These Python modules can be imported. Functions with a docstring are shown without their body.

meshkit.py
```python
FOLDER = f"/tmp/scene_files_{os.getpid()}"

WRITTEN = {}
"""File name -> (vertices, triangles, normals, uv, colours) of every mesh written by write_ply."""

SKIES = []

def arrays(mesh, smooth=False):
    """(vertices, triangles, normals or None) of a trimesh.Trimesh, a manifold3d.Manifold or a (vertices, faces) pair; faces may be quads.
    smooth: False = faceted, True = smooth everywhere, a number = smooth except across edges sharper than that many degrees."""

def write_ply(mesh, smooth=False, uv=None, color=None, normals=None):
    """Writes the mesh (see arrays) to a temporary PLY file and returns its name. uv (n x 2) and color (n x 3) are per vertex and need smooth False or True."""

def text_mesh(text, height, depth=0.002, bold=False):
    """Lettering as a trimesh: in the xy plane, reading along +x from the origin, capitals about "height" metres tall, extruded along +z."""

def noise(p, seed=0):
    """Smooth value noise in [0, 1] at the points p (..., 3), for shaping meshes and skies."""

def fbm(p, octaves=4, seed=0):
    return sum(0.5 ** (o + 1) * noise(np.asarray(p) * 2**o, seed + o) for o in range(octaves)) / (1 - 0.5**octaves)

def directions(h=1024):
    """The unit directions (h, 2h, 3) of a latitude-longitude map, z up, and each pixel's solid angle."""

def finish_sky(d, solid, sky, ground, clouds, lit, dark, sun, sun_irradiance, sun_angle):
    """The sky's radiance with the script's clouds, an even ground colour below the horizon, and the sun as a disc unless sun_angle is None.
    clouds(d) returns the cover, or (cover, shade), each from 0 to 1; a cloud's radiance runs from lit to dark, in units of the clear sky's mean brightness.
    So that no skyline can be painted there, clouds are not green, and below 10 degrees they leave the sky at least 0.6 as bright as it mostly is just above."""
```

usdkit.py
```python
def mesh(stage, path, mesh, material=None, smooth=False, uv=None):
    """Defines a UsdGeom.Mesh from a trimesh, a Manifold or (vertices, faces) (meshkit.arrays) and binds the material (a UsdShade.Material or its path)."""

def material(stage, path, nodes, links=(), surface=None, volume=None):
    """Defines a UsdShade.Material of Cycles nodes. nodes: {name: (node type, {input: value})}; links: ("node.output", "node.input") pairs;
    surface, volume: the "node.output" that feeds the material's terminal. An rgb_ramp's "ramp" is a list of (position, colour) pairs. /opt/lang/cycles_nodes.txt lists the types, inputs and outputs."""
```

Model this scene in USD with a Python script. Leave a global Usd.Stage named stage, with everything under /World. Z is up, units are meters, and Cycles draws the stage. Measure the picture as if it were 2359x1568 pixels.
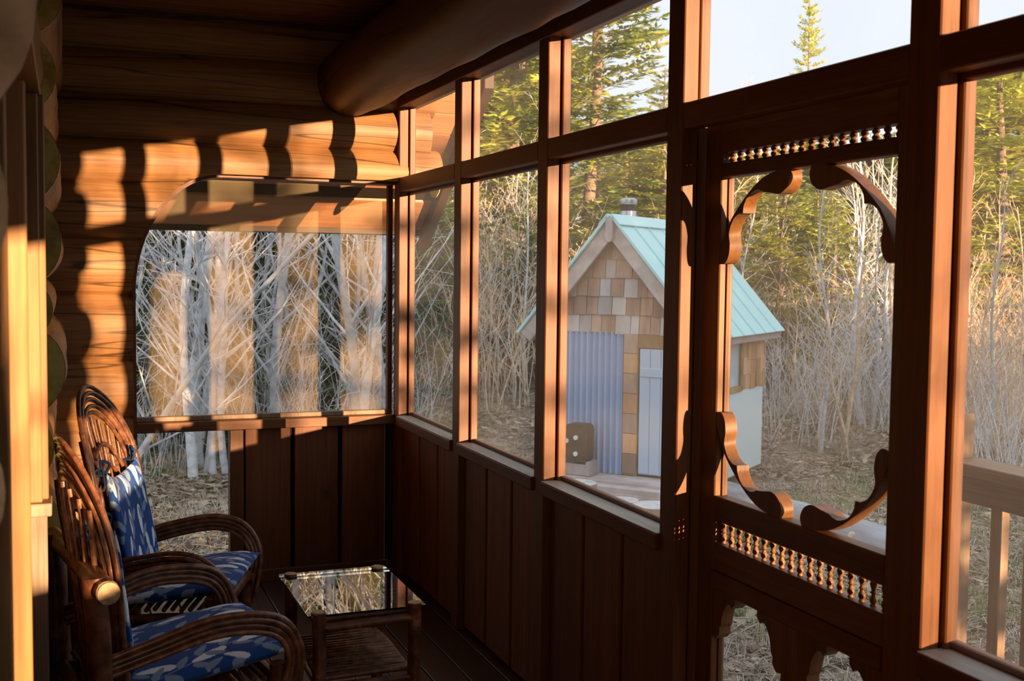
import math, numpy as np, trimesh, manifold3d as m3, usdkit, meshkit
from shapely.geometry import Polygon, Point, box as sbox
from pxr import Usd, UsdGeom, UsdLux, UsdShade, Gf, Sdf, Vt

stage = Usd.Stage.CreateInMemory()
UsdGeom.SetStageUpAxis(stage, "Z")
UsdGeom.Xform.Define(stage, "/World")
UsdGeom.Scope.Define(stage, "/World/Looks")
rng = np.random.default_rng(7)
PI = math.pi

# ------------------------------------------------------------------ camera, sky, sun, exposure
R = np.array([[0.93160093, 0.01130801, -0.3633068], [-0.36329955, 0.06069696, -0.92969313], [0.01153864, 0.99809218, 0.06065354]])
cam = UsdGeom.Camera.Define(stage, "/World/camera")
M = Gf.Matrix4d(1.0)
for i in range(3):
    M.SetRow(i, Gf.Vec4d(*R[:, i], 0))
M.SetRow(3, Gf.Vec4d(0, 0, 1.55, 1))
cam.AddTransformOp().Set(M)
cam.CreateHorizontalApertureAttr(36.0)
cam.CreateFocalLengthAttr(40.2046)
cam.CreateFStopAttr(7.0)
cam.CreateFocusDistanceAttr(4.6)
cam.CreateClippingRangeAttr(Gf.Vec2f(0.05, 2000))
cam.CreateExposureAttr(0.0)
sky = UsdLux.DomeLight.Define(stage, "/World/sky_light")
sky.CreateColorAttr(Gf.Vec3f(0.60, 0.655, 0.72))
sky.CreateIntensityAttr(0.52)
sun = UsdLux.DistantLight.Define(stage, "/World/sun_light")
sun.CreateAngleAttr(0.45)
sun.CreateNormalizeAttr(True)
sun.CreateColorAttr(Gf.Vec3f(1.0, 0.64, 0.36))
sun.CreateIntensityAttr(4.8)
SUN = np.array([-0.345, 1.0, -0.066]); SUN /= np.linalg.norm(SUN)     # the way the light travels: low, from behind right
zz = -SUN; xx = np.cross([0, 0, 1.0], zz); xx /= np.linalg.norm(xx); yy = np.cross(zz, xx)
M = Gf.Matrix4d(1.0)
for i, r in enumerate((xx, yy, zz)):
    M.SetRow(i, Gf.Vec4d(*r, 0))
sun.AddTransformOp().Set(M)

# ------------------------------------------------------------------ materials
def mat(name, nodes, links, surface, volume=None):
    return usdkit.material(stage, "/World/Looks/" + name, nodes, links, surface=surface)

def wood(name, ramp, along="x", scale=1.0, rough=0.55, bump=0.25, knots=0.0, spec=0.35, var=0.25, flat=None, check=0.0):
    """Grain drawn out along one axis of the object, with a tone of its own for every piece, knots and long drying checks."""
    s = [42.0 * scale] * 3
    c = [7.0] * 3
    ks = [4.2] * 3
    if along in "xyz":
        s["xyz".index(along)] = 1.6 * scale
        c["xyz".index(along)] = 0.35
        ks["xyz".index(along)] = 2.6
    if flat:
        ks["xyz".index(flat)] = 0.0
    nodes = {
        "tc": ("texture_coordinate", {}), "oi": ("object_info", {}),
        "off": ("vector_math", {"math_type": "scale", "vector1": (31.0, 17.0, 23.0)}),
        "add": ("vector_math", {"math_type": "add"}),
        "mp": ("mapping", {"scale": s}),
        "n1": ("noise_texture", {"scale": 0.4, "detail": 3.0, "roughness": 0.6, "distortion": 0.5}),
        "n2": ("noise_texture", {"scale": 2.6, "detail": 2.0, "roughness": 0.7}),
        "mx": ("mix_float", {"fac": 0.45}),
        "rp": ("rgb_ramp", {"ramp": ramp}),
        "tone": ("map_range", {"from_min": 0.0, "from_max": 1.0, "to_min": 1.0 - var, "to_max": 1.0 + var * 0.5}),
        "mul": ("vector_math", {"math_type": "scale"}),
        "p": ("principled_bsdf", {"roughness": rough, "specular_ior_level": spec}),
    }
    links = [("oi.random", "off.scale"), ("off.vector", "add.vector2"), ("tc.object", "add.vector1"), ("add.vector", "mp.vector"), ("mp.vector", "n1.vector"), ("mp.vector", "n2.vector"),
             ("n1.fac", "mx.a"), ("n2.fac", "mx.b"), ("mx.result", "rp.fac"), ("oi.random", "tone.value"), ("rp.color", "mul.vector1"),
             ("tone.result", "mul.scale")]
    last = "mul.vector"
    if check:
        nodes |= {"cm": ("mapping", {"scale": c}), "cn": ("noise_texture", {"scale": 1.0, "detail": 2.0, "roughness": 0.5}),
                  "cr": ("rgb_ramp", {"ramp": [(0.0, (1, 1, 1)), (0.488, (1, 1, 1)), (0.498, (0.12, 0.12, 0.12)), (0.502, (0.12, 0.12, 0.12)), (0.512, (1, 1, 1)), (1, (1, 1, 1))]}), "cx": ("mix", {"mix_type": "multiply", "fac": check})}
        links += [("add.vector", "cm.vector"), ("cm.vector", "cn.vector"), ("cn.fac", "cr.fac"), ("cr.color", "cx.color2"), (last, "cx.color1")]
        last = "cx.color"
    if knots:
        nodes |= {"km": ("mapping", {"scale": ks}), "kv": ("voronoi_texture", {"scale": 1.0, "feature": "f1"}),
                  "ks": ("separate_color", {}), "kt": ("math", {"math_type": "greater_than", "value2": 0.5}), "ka": ("math", {"math_type": "add"}),
                  "kr": ("rgb_ramp", {"ramp": [(0.0, (0.0, 0, 0)), (0.035 * knots, (0.02, 0.02, 0.02)), (0.075 * knots, (0.55, 0.55, 0.55)), (0.16 * knots, (1, 1, 1)), (1, (1, 1, 1))]}),
                  "kb": ("mix", {"mix_type": "mix", "color1": (0.035, 0.013, 0.006)}), "kg": ("rgb_to_bw", {})}
        links += [("add.vector", "km.vector"), ("km.vector", "kv.vector"), ("kv.color", "ks.color"), ("ks.r", "kt.value1"), ("kv.distance", "ka.value1"), ("kt.value", "ka.value2"), ("ka.value", "kr.fac"),
                  ("kr.color", "kg.color"), ("kg.val", "kb.fac"), (last, "kb.color2")]
        last = "kb.color"
    links.append((last, "p.base_color"))
    return mat(name, nodes, links, "p.BSDF")

def noisy(name, ramp, scale=8.0, detail=4.0, rough=0.7, bump=0.3, dist=0.01, spec=0.3, stretch=(1, 1, 1), metallic=0.0, rand=True):
    nodes = {"tc": ("texture_coordinate", {}), "mp": ("mapping", {"scale": stretch}), "n": ("noise_texture", {"scale": scale, "detail": detail, "roughness": 0.6}),
             "rp": ("rgb_ramp", {"ramp": ramp}),              "p": ("principled_bsdf", {"roughness": rough, "specular_ior_level": spec, "metallic": metallic})}
    links = [("tc.object", "mp.vector"), ("mp.vector", "n.vector"), ("n.fac", "rp.fac")]
    if rand:
        nodes |= {"oi": ("object_info", {}), "tone": ("map_range", {"to_min": 0.7, "to_max": 1.2}), "mul": ("vector_math", {"math_type": "scale"})}
        links += [("oi.random", "tone.value"), ("rp.color", "mul.vector1"), ("tone.result", "mul.scale"), ("mul.vector", "p.base_color")]
    else:
        links.append(("rp.color", "p.base_color"))
    if bump >= 0.35:
        nodes["bp"] = ("bump", {"strength": bump, "distance": dist}); links += [("n.fac", "bp.height"), ("bp.normal", "p.normal")]
    return mat(name, nodes, links, "p.BSDF")

def plain(name, col, rough=0.5, spec=0.4, metallic=0.0):
    return mat(name, {"p": ("principled_bsdf", {"base_color": col, "roughness": rough, "specular_ior_level": spec, "metallic": metallic})}, [], "p.BSDF")

LOGR = [(0.25, (0.1235, 0.04812, 0.01383)), (0.45, (0.2593, 0.1203, 0.04149)), (0.6, (0.3395, 0.1746, 0.06421)), (0.8, (0.3828, 0.2173, 0.08887))]
LOG_X = wood("log_wood_x", LOGR, "x", 0.9, 0.5, 0.25, knots=1.1, flat="y", check=0.75)
LOG_Y = wood("log_wood_y", LOGR, "y", 0.9, 0.5, 0.25, knots=1.1, flat="x", check=0.75)
BEAM_Y = wood("beam_wood", [(0.25, (0.04641, 0.01671, 0.005105)), (0.5, (0.1021, 0.03945, 0.01207)), (0.8, (0.1485, 0.06033, 0.01949))], "y", 0.7, 0.5, 0.3, check=0.8)
STAINR = [(0.25, (0.06866, 0.01947, 0.004583)), (0.48, (0.1544, 0.0533, 0.01283)), (0.65, (0.1932, 0.07183, 0.01833)), (0.85, (0.2231, 0.09266, 0.02658))]
STAIN_Z = wood("stained_post_wood", STAINR, "z", 1.6, 0.5, 0.3, knots=0.7, flat="y")
STAIN_Y = wood("stained_rail_wood_y", STAINR, "y", 1.6, 0.5, 0.3)
STAIN_X = wood("stained_rail_wood_x", STAINR, "x", 1.6, 0.5, 0.3)
PANR = [(0.25, (0.08528, 0.02307, 0.005459)), (0.48, (0.1705, 0.05189, 0.01274)), (0.65, (0.2274, 0.07783, 0.02001)), (0.85, (0.2729, 0.09804, 0.02729))]
PANEL = wood("end_panel_board_wood", PANR, "z", 0.6, 0.55, 0.2, knots=1.0, flat="y")
PANELS = wood("side_panel_board_wood", PANR, "z", 0.6, 0.55, 0.2, knots=0.9, flat="x")
CEIL = wood("ceiling_plank_wood", [(0.3, (0.07426, 0.02856, 0.009712)), (0.5, (0.1828, 0.07711, 0.0257)), (0.75, (0.2627, 0.1199, 0.04284))], "x", 1.3, 0.55, 0.3, knots=0.9, flat="z")
FLOORM = wood("floor_board_wood", [(0.3, (0.03696, 0.02016, 0.01478)), (0.55, (0.08064, 0.04368, 0.03024)), (0.8, (0.1277, 0.07392, 0.05376))], "y", 1.0, 0.45, 0.2, spec=0.5)
DOORW = wood("door_wood", [(0.25, (0.08408, 0.03153, 0.008299)), (0.5, (0.1982, 0.08313, 0.02334)), (0.8, (0.2763, 0.1261, 0.03631))], "z", 1.6, 0.45, 0.25)
DOORY = wood("door_rail_wood", [(0.25, (0.07644, 0.02853, 0.007426)), (0.5, (0.1802, 0.07521, 0.02088)), (0.8, (0.2512, 0.1141, 0.03249))], "y", 1.6, 0.45, 0.25)
SOFF = wood("soffit_board_wood", [(0.25, (0.2075, 0.0798, 0.03192)), (0.5, (0.383, 0.1756, 0.0798)), (0.8, (0.4628, 0.2314, 0.1117))], "x", 0.9, 0.5, 0.2, knots=0.9, flat="z")
FASC = wood("fascia_wood", [(0.3, (0.0315, 0.01764, 0.01134)), (0.6, (0.063, 0.03465, 0.02205))], "y", 1.0, 0.6, 0.2)
GREYW = wood("weathered_deck_wood", [(0.3, (0.1596, 0.09576, 0.05586)), (0.55, (0.3032, 0.2075, 0.1357)), (0.8, (0.399, 0.3032, 0.2155))], "z", 1.2, 0.6, 0.3)
GREYY = wood("weathered_rail_wood", [(0.3, (0.1596, 0.09576, 0.05586)), (0.55, (0.3032, 0.2075, 0.1357)), (0.8, (0.399, 0.3032, 0.2155))], "y", 1.2, 0.6, 0.3)
CASE = wood("casing_wood", [(0.3, (0.2419, 0.1008, 0.03024)), (0.55, (0.3696, 0.1814, 0.06048)), (0.8, (0.4301, 0.2419, 0.09408))], "z", 1.0, 0.5, 0.15)
GREYEND = noisy("weathered_end_grain", [(0.3, (0.24, 0.19, 0.13)), (0.5, (0.50, 0.42, 0.32)), (0.7, (0.66, 0.60, 0.52))], 9.0, 5, 0.8, 0.4, 0.01)
LOGEND = noisy("log_end_grain", [(0.35, (0.38, 0.27, 0.06)), (0.55, (0.66, 0.52, 0.15)), (0.75, (0.76, 0.63, 0.22))], 12.0, 4, 0.75, 0.3, 0.01)
CUT = noisy("cut_end_wood", [(0.3, (0.30, 0.19, 0.09)), (0.6, (0.56, 0.40, 0.22)), (0.8, (0.66, 0.50, 0.30))], 40.0, 3, 0.7, 0.2, 0.003)
BARK = noisy("twig_bark", [(0.32, (0.035, 0.012, 0.006)), (0.5, (0.13, 0.042, 0.016)), (0.62, (0.20, 0.07, 0.026)), (0.75, (0.36, 0.20, 0.10))], 22.0, 5, 0.38, 0.5, 0.004, spec=0.5, rand=False)
TWIG = noisy("bent_willow_bark", [(0.3, (0.06, 0.020, 0.009)), (0.5, (0.17, 0.062, 0.026)), (0.7, (0.30, 0.14, 0.07))], 30.0, 4, 0.34, 0.35, 0.003, spec=0.55)
LEDGE = noisy("dusty_ledge_wood", [(0.3, (0.28, 0.25, 0.22)), (0.7, (0.46, 0.43, 0.39))], 4.0, 4, 0.5, 0.1, 0.002, stretch=(6, .6, 6))  # weathered sill tops, with the sky sheen painted in as pale grey
DARK = plain("dark_shadowed_board", (0.02, 0.012, 0.008), 0.8, 0.1)
DGLASS = plain("dark_window_glass", (0.01, 0.01, 0.01), 0.08, 0.5)
TIE = plain("navy_tie_fabric", (0.02, 0.05, 0.14), 0.8, 0.2)
CLOTH = mat("leaf_print_cotton", {"a": ("attribute", {"attribute": "leafPrint"}), "p": ("principled_bsdf", {"roughness": 0.85, "specular_ior_level": 0.2, "sheen_weight": 0.1})},
            [("a.color", "p.base_color")], "p.BSDF")

def screen_mat(name, cover, col, through=0.5):
    return mat(name, {"t": ("transparent_bsdf", {"color": (1, 1, 1)}), "d": ("diffuse_bsdf", {"color": col}), "l": ("translucent_bsdf", {"color": col}), "k": ("mix_closure", {"fac": through}), "m": ("mix_closure", {"fac": cover})},
               [("t.BSDF", "m.closure1"), ("d.BSDF", "k.closure1"), ("l.BSDF", "k.closure2"), ("k.closure", "m.closure2")], "m.closure")
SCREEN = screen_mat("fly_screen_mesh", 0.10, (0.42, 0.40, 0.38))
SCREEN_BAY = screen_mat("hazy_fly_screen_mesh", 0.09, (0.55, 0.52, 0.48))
SCREEN_END = screen_mat("dusty_end_window_screen", 0.11, (0.54, 0.42, 0.25), 0.15)
GLASS = mat("table_glass", {"t": ("transparent_bsdf", {"color": (0.93, 0.97, 0.95)}), "g": ("glossy_bsdf", {"color": (1, 1, 1), "roughness": 0.01}), "f": ("fresnel", {"IOR": 1.52}), "m": ("mix_closure", {})},
            [("f.fac", "m.fac"), ("t.BSDF", "m.closure1"), ("g.BSDF", "m.closure2")], "m.closure")
# ------------------------------------------------------------------ mesh helpers
used = {}
def uniq(parent, name):
    k = used.get((parent, name), 0); used[(parent, name)] = k + 1
    return f"{parent}/{name}" if k == 0 else f"{parent}/{name}_{k:03d}"

def tag(prim, label=None, cat=None, group=None, kind=None):
    prim = prim.GetPrim()
    for k, v in (("label", label), ("category", cat), ("group", group), ("kind", kind)):
        if v:
            prim.SetCustomDataByKey(k, v)
    return prim

def obj(name, mesh, material, parent="/World", label=None, cat=None, group=None, kind=None, smooth=30):
    if not isinstance(parent, str):
        parent = str(parent.GetPath())
    m = usdkit.mesh(stage, uniq(parent, name), mesh, material, smooth)
    return tag(m, label, cat, group, kind)

def thing(name, label=None, cat=None, loc=(0, 0, 0), rz=0.0, group=None, kind=None, parent="/World", scale=None):
    x = UsdGeom.Xform.Define(stage, uniq(parent if isinstance(parent, str) else str(parent.GetPath()), name))
    x.AddTranslateOp().Set(Gf.Vec3d(*map(float, loc)))
    x.AddRotateZOp().Set(math.degrees(rz))
    if scale is not None:
        x.AddScaleOp().Set(Gf.Vec3f(*(scale if np.ndim(scale) else [scale] * 3)))
    return tag(x, label, cat, group, kind)

def copy_of(src, loc, rz, label=None, group=None, scale=None, tilt=None):
    was = src.GetCustomData()
    name = src.GetName().rstrip("0123456789").rstrip("_")
    x = UsdGeom.Xform.Define(stage, uniq("/World", name))
    p = x.GetPrim()
    p.GetReferences().AddInternalReference(src.GetPath())
    x.ClearXformOpOrder()
    x.AddTranslateOp(opSuffix="c").Set(Gf.Vec3d(*map(float, loc)))
    x.AddRotateXYZOp(opSuffix="c").Set(Gf.Vec3f(*((math.degrees(t) for t in (tilt or (0, 0)))), math.degrees(rz)))
    if scale is not None:
        x.AddScaleOp(opSuffix="c").Set(Gf.Vec3f(*(scale if np.ndim(scale) else [scale] * 3)))
    p.SetInstanceable(True)
    return tag(p, label or was.get("label"), was.get("category"), group or was.get("group"), was.get("kind"))

def cat(*ms):
    ms = [m for m in ms if m is not None]
    vs, fs, n = [], [], 0
    for m in ms:
        v, f = (np.asarray(m.vertices), np.asarray(m.faces)) if hasattr(m, "vertices") else (np.asarray(m[0]), np.asarray(m[1]))
        vs.append(v); fs.append(f + n); n += len(v)
    return np.vstack(vs), np.vstack(fs)

def bx(x0, x1, y0, y1, z0, z1, c=0.003):
    """A box with chamfered edges (44 triangles)."""
    lo, hi = np.array([x0, y0, z0], float), np.array([x1, y1, z1], float)
    lo, hi = np.minimum(lo, hi), np.maximum(lo, hi)
    c = min(c, *(0.3 * (hi - lo)))
    pts = []
    for k in range(8):
        s = np.array([k & 1, (k >> 1) & 1, (k >> 2) & 1])
        p = np.where(s, hi, lo); inn = np.where(s, -c, c)
        for a in range(3):
            q = p + inn; q[a] = p[a]; pts.append(q)
    m = trimesh.Trimesh(np.array(pts), process=False).convex_hull
    return np.array(m.vertices), np.array(m.faces)

def rot(mesh, R3, t=(0, 0, 0)):
    v, f = (mesh.vertices, mesh.faces) if hasattr(mesh, "vertices") else mesh
    return np.asarray(v) @ np.asarray(R3).T + np.asarray(t), np.asarray(f)

def Rz(a): c, s = math.cos(a), math.sin(a); return np.array([[c, -s, 0], [s, c, 0], [0, 0, 1]])
def Rx(a): c, s = math.cos(a), math.sin(a); return np.array([[1, 0, 0], [0, c, -s], [0, s, c]])
def Ry(a): c, s = math.cos(a), math.sin(a); return np.array([[c, 0, s], [0, 1, 0], [-s, 0, c]])

def tube(pts, rad, sides=8, caps=True, wob=0.0, seed=0, endround=False):
    p = np.asarray(pts, float); n = len(p)
    r = np.broadcast_to(np.asarray(rad, float), (n,)).copy()
    t = np.gradient(p, axis=0); t /= np.linalg.norm(t, axis=1, keepdims=True) + 1e-12
    a = np.cross(t[0], [0, 0, 1.0] if abs(t[0][2]) < 0.9 else [1.0, 0, 0]); a /= np.linalg.norm(a)
    A = []
    for i in range(n):
        a = a - t[i] * np.dot(a, t[i]); a /= np.linalg.norm(a) + 1e-12; A.append(a)
    A = np.array(A); B = np.cross(t, A); ang = np.arange(sides) * 2 * PI / sides
    ring = np.cos(ang)[None, :, None] * A[:, None] + np.sin(ang)[None, :, None] * B[:, None]
    rr = r[:, None] * np.ones((1, sides))
    if wob:
        rr = rr * (1 + wob * (meshkit.noise(p[:, None] * 6.0 + ring * 1.2 + seed * 9.1, seed) - 0.5) * 2)
    v = (p[:, None] + rr[..., None] * ring).reshape(-1, 3)
    i, j = np.meshgrid(np.arange(n - 1), np.arange(sides), indexing="ij")
    q = np.stack([i * sides + j, i * sides + (j + 1) % sides, (i + 1) * sides + (j + 1) % sides, (i + 1) * sides + j], -1).reshape(-1, 4)
    f = np.vstack([q[:, [0, 1, 2]], q[:, [0, 2, 3]]])
    if caps:
        b = len(v); v = np.vstack([v, p[0], p[-1]])
        k = np.arange(sides); e = (n - 1) * sides
        f = np.vstack([f, np.stack([np.full(sides, b), (k + 1) % sides, k], 1), np.stack([np.full(sides, b + 1), e + k, e + (k + 1) % sides], 1)])
    return v, f

def line(a, b, n=2):
    return np.asarray(a, float) + (np.asarray(b, float) - np.asarray(a, float)) * np.linspace(0, 1, n)[:, None]

def spline(ctrl, n):
    """Catmull-Rom through the control points."""
    c = np.asarray(ctrl, float); c = np.vstack([2 * c[0] - c[1], c, 2 * c[-1] - c[-2]])
    u = np.linspace(0, len(c) - 3 - 1e-9, n); i = u.astype(int); t = (u - i)[:, None]
    p0, p1, p2, p3 = c[i], c[i + 1], c[i + 2], c[i + 3]
    return 0.5 * (2 * p1 + (p2 - p0) * t + (2 * p0 - 5 * p1 + 4 * p2 - p3) * t * t + (3 * p1 - p0 - 3 * p2 + p3) * t ** 3)

def extrude(poly, d):
    """Shapely polygon extruded along +z by d."""
    m = trimesh.creation.extrude_polygon(poly, d, engine="earcut")
    return np.array(m.vertices), np.array(m.faces)

def yz_plate(poly, x0, x1):
    """A polygon in (y, z) given the thickness x0..x1."""
    v, f = extrude(poly, x1 - x0)
    return np.stack([v[:, 2] + x0, v[:, 0], v[:, 1]], 1), f

def xz_plate(poly, y0, y1):
    v, f = extrude(poly, y1 - y0)
    return np.stack([v[:, 0], v[:, 2] + y0, v[:, 1]], 1), f[:, ::-1]

def disc(c, nrm, r, thick=0.004, n=20, seed=0, wob=0.04):
    """A thin cut face of a log with a slightly uneven outline."""
    nrm = np.asarray(nrm, float); nrm /= np.linalg.norm(nrm)
    return tube([np.asarray(c) - nrm * thick, np.asarray(c)], r, n, True, wob, seed)

def log_mesh(a, b, r, sides=28, n=24, wob=0.05, seed=0, sag=0.0):
    p = line(a, b, n)
    return tube(p, r, sides, True, wob, seed)

# ------------------------------------------------------------------ setting: end wall of logs with arched window
W, L = 1.557, 5.65
zj = [(-0.05, 0.24), (0.20, 0.54), (0.50, 0.87), (0.83, 1.12), (1.08, 1.44), (1.40, 1.70), (1.66, 1.96), (1.92, 2.15), (2.11, 2.36), (2.33, 2.56), (2.53, 2.78)]
wall_back = thing("wall_back", "far end wall of honey coloured logs with an arched window cut in it", kind="structure")
ax, az, rx_, rz_ = 0.29, 1.99, 0.40, 0.56
th = np.linspace(PI, PI / 2, 14)
arch = [(ax, 0.0)] + [(ax + rx_ + rx_ * math.cos(t), az - rz_ + rz_ * math.sin(t)) for t in th] + [(2.60, az), (2.60, 0.0)]
archm = m3.CrossSection([np.array(arch)[::-1] if Polygon(arch).exterior.is_ccw is False else np.array(arch)]).extrude(2.0)
archm = archm.rotate([90, 0, 0]).translate([0, 7, 0])
def manifold(v, f):
    return m3.Manifold(m3.Mesh(np.asarray(v, np.float32), np.asarray(f, np.uint32)))
for k, (z0, z1) in enumerate(zj):
    h = (z1 - z0) / 2; zc = (z0 + z1) / 2
    x1 = 0.36 + 0.4 if z0 < 0.8 else 1.76 + 0.03 * math.sin(k * 2.1)
    x1 = 0.30 if z0 < 0.8 else x1
    yc = 5.70 + 0.012 * math.sin(k * 1.7)
    v, f = tube(line((-0.45, yc, zc), (x1, yc, zc), 40), 0.5, 36, True, 0.0)
    # an ellipse: radius h up and down, 0.14 fore and aft, with the log's natural unevenness
    ph = np.arctan2(v[:, 2] - zc, v[:, 1] - yc); on = np.hypot(v[:, 2] - zc, v[:, 1] - yc) > 0.1
    wv = 1 + 0.05 * (meshkit.fbm(np.stack([v[:, 0] * 2.0, np.cos(ph) * 1.5, np.sin(ph) * 1.5 + k * 7], 1), 3) - 0.5) * 2
    v[:, 1] = np.where(on, yc + 0.145 * np.cos(ph) * wv, yc); v[:, 2] = np.where(on, zc + (h + 0.012) * np.sin(ph) * wv, zc)
    mm = manifold(v, f)
    if z1 > 0.05 and z0 < az:
        mm = mm - archm
    obj("log", mm, LOG_X, wall_back, smooth=40)
    if z0 > 1.9:
        obj("log_end", disc((x1 + 0.004, yc, zc), (1, 0, 0), h * 0.97, seed=k), LOGEND, wall_back, label="pale cut end of a log outside the screen")
# arched reveal, sill, studs and boards under the window
inner = Polygon([(x + 0.018, z) if i < 1 else (x + 0.014, z - 0.012) for i, (x, z) in enumerate(arch[:-2])] + [(1.60, az - 0.014), (1.60, 0.0)])
ring = Polygon(arch).difference(inner).intersection(sbox(0, 0.74, 1.56, 2.2))
obj("arch_trim", xz_plate(ring, 5.60, 5.72), STAIN_X, wall_back, label="thin curved trim lining the arched window opening")
obj("sill", bx(ax + 0.01, 1.56, 5.615, 5.70, 0.765, 0.812), STAIN_X, wall_back, label="window sill rail with a lit front edge")
obj("sill_trim", bx(ax + 0.01, 1.56, 5.665, 5.70, 0.812, 0.834), GREYW, wall_back)
obj("stud", bx(0.735, 0.80, 5.62, 5.70, 0.0, 0.765), STAIN_Z, wall_back)
xs = [0.803, 1.045, 1.285, 1.53]
for a, b in zip(xs[:-1], xs[1:]):
    obj("panel_board", bx(a + 0.010, b - 0.010, 5.660, 5.685, 0.02, 0.765, 0.004), PANEL, wall_back)
obj("sheathing", bx(0.79, 1.60, 5.688, 5.71, 0.0, 0.77), DARK, wall_back, label="dark backing seen in the gaps between the boards")
obj("skirting", bx(0.80, 1.53, 5.640, 5.660, 0.0, 0.06), STAIN_X, wall_back)
obj("outer_stop", bx(1.53, 1.555, 5.66, 5.70, 0.8, 1.99), STAIN_Z, wall_back)
win = thing("window_1", "arched end window with dusty screen lit in patches", kind="structure")
pane = Polygon([(x, z) for x, z in arch]).intersection(sbox(0, 0.82, 1.55, 2.2))
obj("screen_pane", xz_plate(pane, 5.694, 5.696), SCREEN_END, win)
lowp = thing("window_2", "low screened opening left of the end wall boards", kind="structure")
obj("screen_pane", bx(0.295, 0.735, 5.694, 5.696, 0.03, 0.77, 0.0005), SCREEN_END, lowp)
obj("bottom_rail", bx(0.29, 0.74, 5.63, 5.70, 0.0, 0.06), STAIN_X, lowp)

# ------------------------------------------------------------------ setting: screened wall on the right
wall_right = thing("wall_right", "right wall of stained posts, rails and boards with screened bays and a door", kind="structure")
posts = [(5.55, 5.64), (4.597, 4.686), (3.667, 3.756), (2.735, 2.824), (1.761, 1.850), (0.80, 0.889)]
for a, b in posts:
    obj("post", bx(W, 1.603, a, b, 0.0, 2.36), STAIN_Z, wall_right)
    e = 0.0 if a in (2.735,) else 0.014
    obj("stop_strip", bx(1.6065, 1.637, a - (e if a > 1.8 or a < 1.7 else e), b + (0.0 if a == 1.761 else 0.014), 0.0, 2.36), STAIN_Z, wall_right)
obj("plate", bx(W - 0.002, 1.66, 0.6, 5.64, 2.355, 2.74), STAIN_Y, wall_right, label="dark top plate over the posts")
bays = [(4.686, 5.55), (3.756, 4.597), (2.824, 3.667), (0.889, 1.761)]
for a, b in bays:
    obj("middle_rail", bx(W, 1.603, a, b, 1.938, 2.007), STAIN_Y, wall_right)
    obj("rail_stop", bx(1.6065, 1.637, a + 0.012, b - 0.012, 1.925, 2.018), STAIN_Y, wall_right)
    obj("sill", bx(W - 0.012, 1.640, a, b, 0.766, 0.812), STAIN_Y, wall_right)
    obj("sill_ledge", bx(W - 0.010, 1.621, a + .001, b - .001, 0.812, 0.8155, .001), LEDGE, wall_right, label="pale weathered top of the sill with sky sheen in its colour")
    obj("sill_stop", bx(1.622, 1.640, a + 0.002, b - 0.002, 0.812, 0.832), STAIN_Y, wall_right)
    n = 3; e = np.linspace(a, b, n + 1)
    for s, t in zip(e[:-1], e[1:]):
        obj("panel_board", bx(1.583, 1.604, s + 0.011, t - 0.011, 0.02, 0.768, 0.004), PANELS, wall_right)
    obj("sheathing", bx(1.606, 1.632, a, b, 0.0, 0.768), DARK, wall_right, label="dark backing seen in the gaps between the boards")
obj("door_header", bx(W, 1.603, 1.850, 2.735, 1.938, 2.007), STAIN_Y, wall_right)
obj("door_header_stop", bx(1.6065, 1.668, 1.83, 2.75, 1.955, 2.018), STAIN_Y, wall_right)
obj("threshold", bx(W, 1.68, 1.85, 2.735, 0.0, 0.03), STAIN_Y, wall_right)
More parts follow.
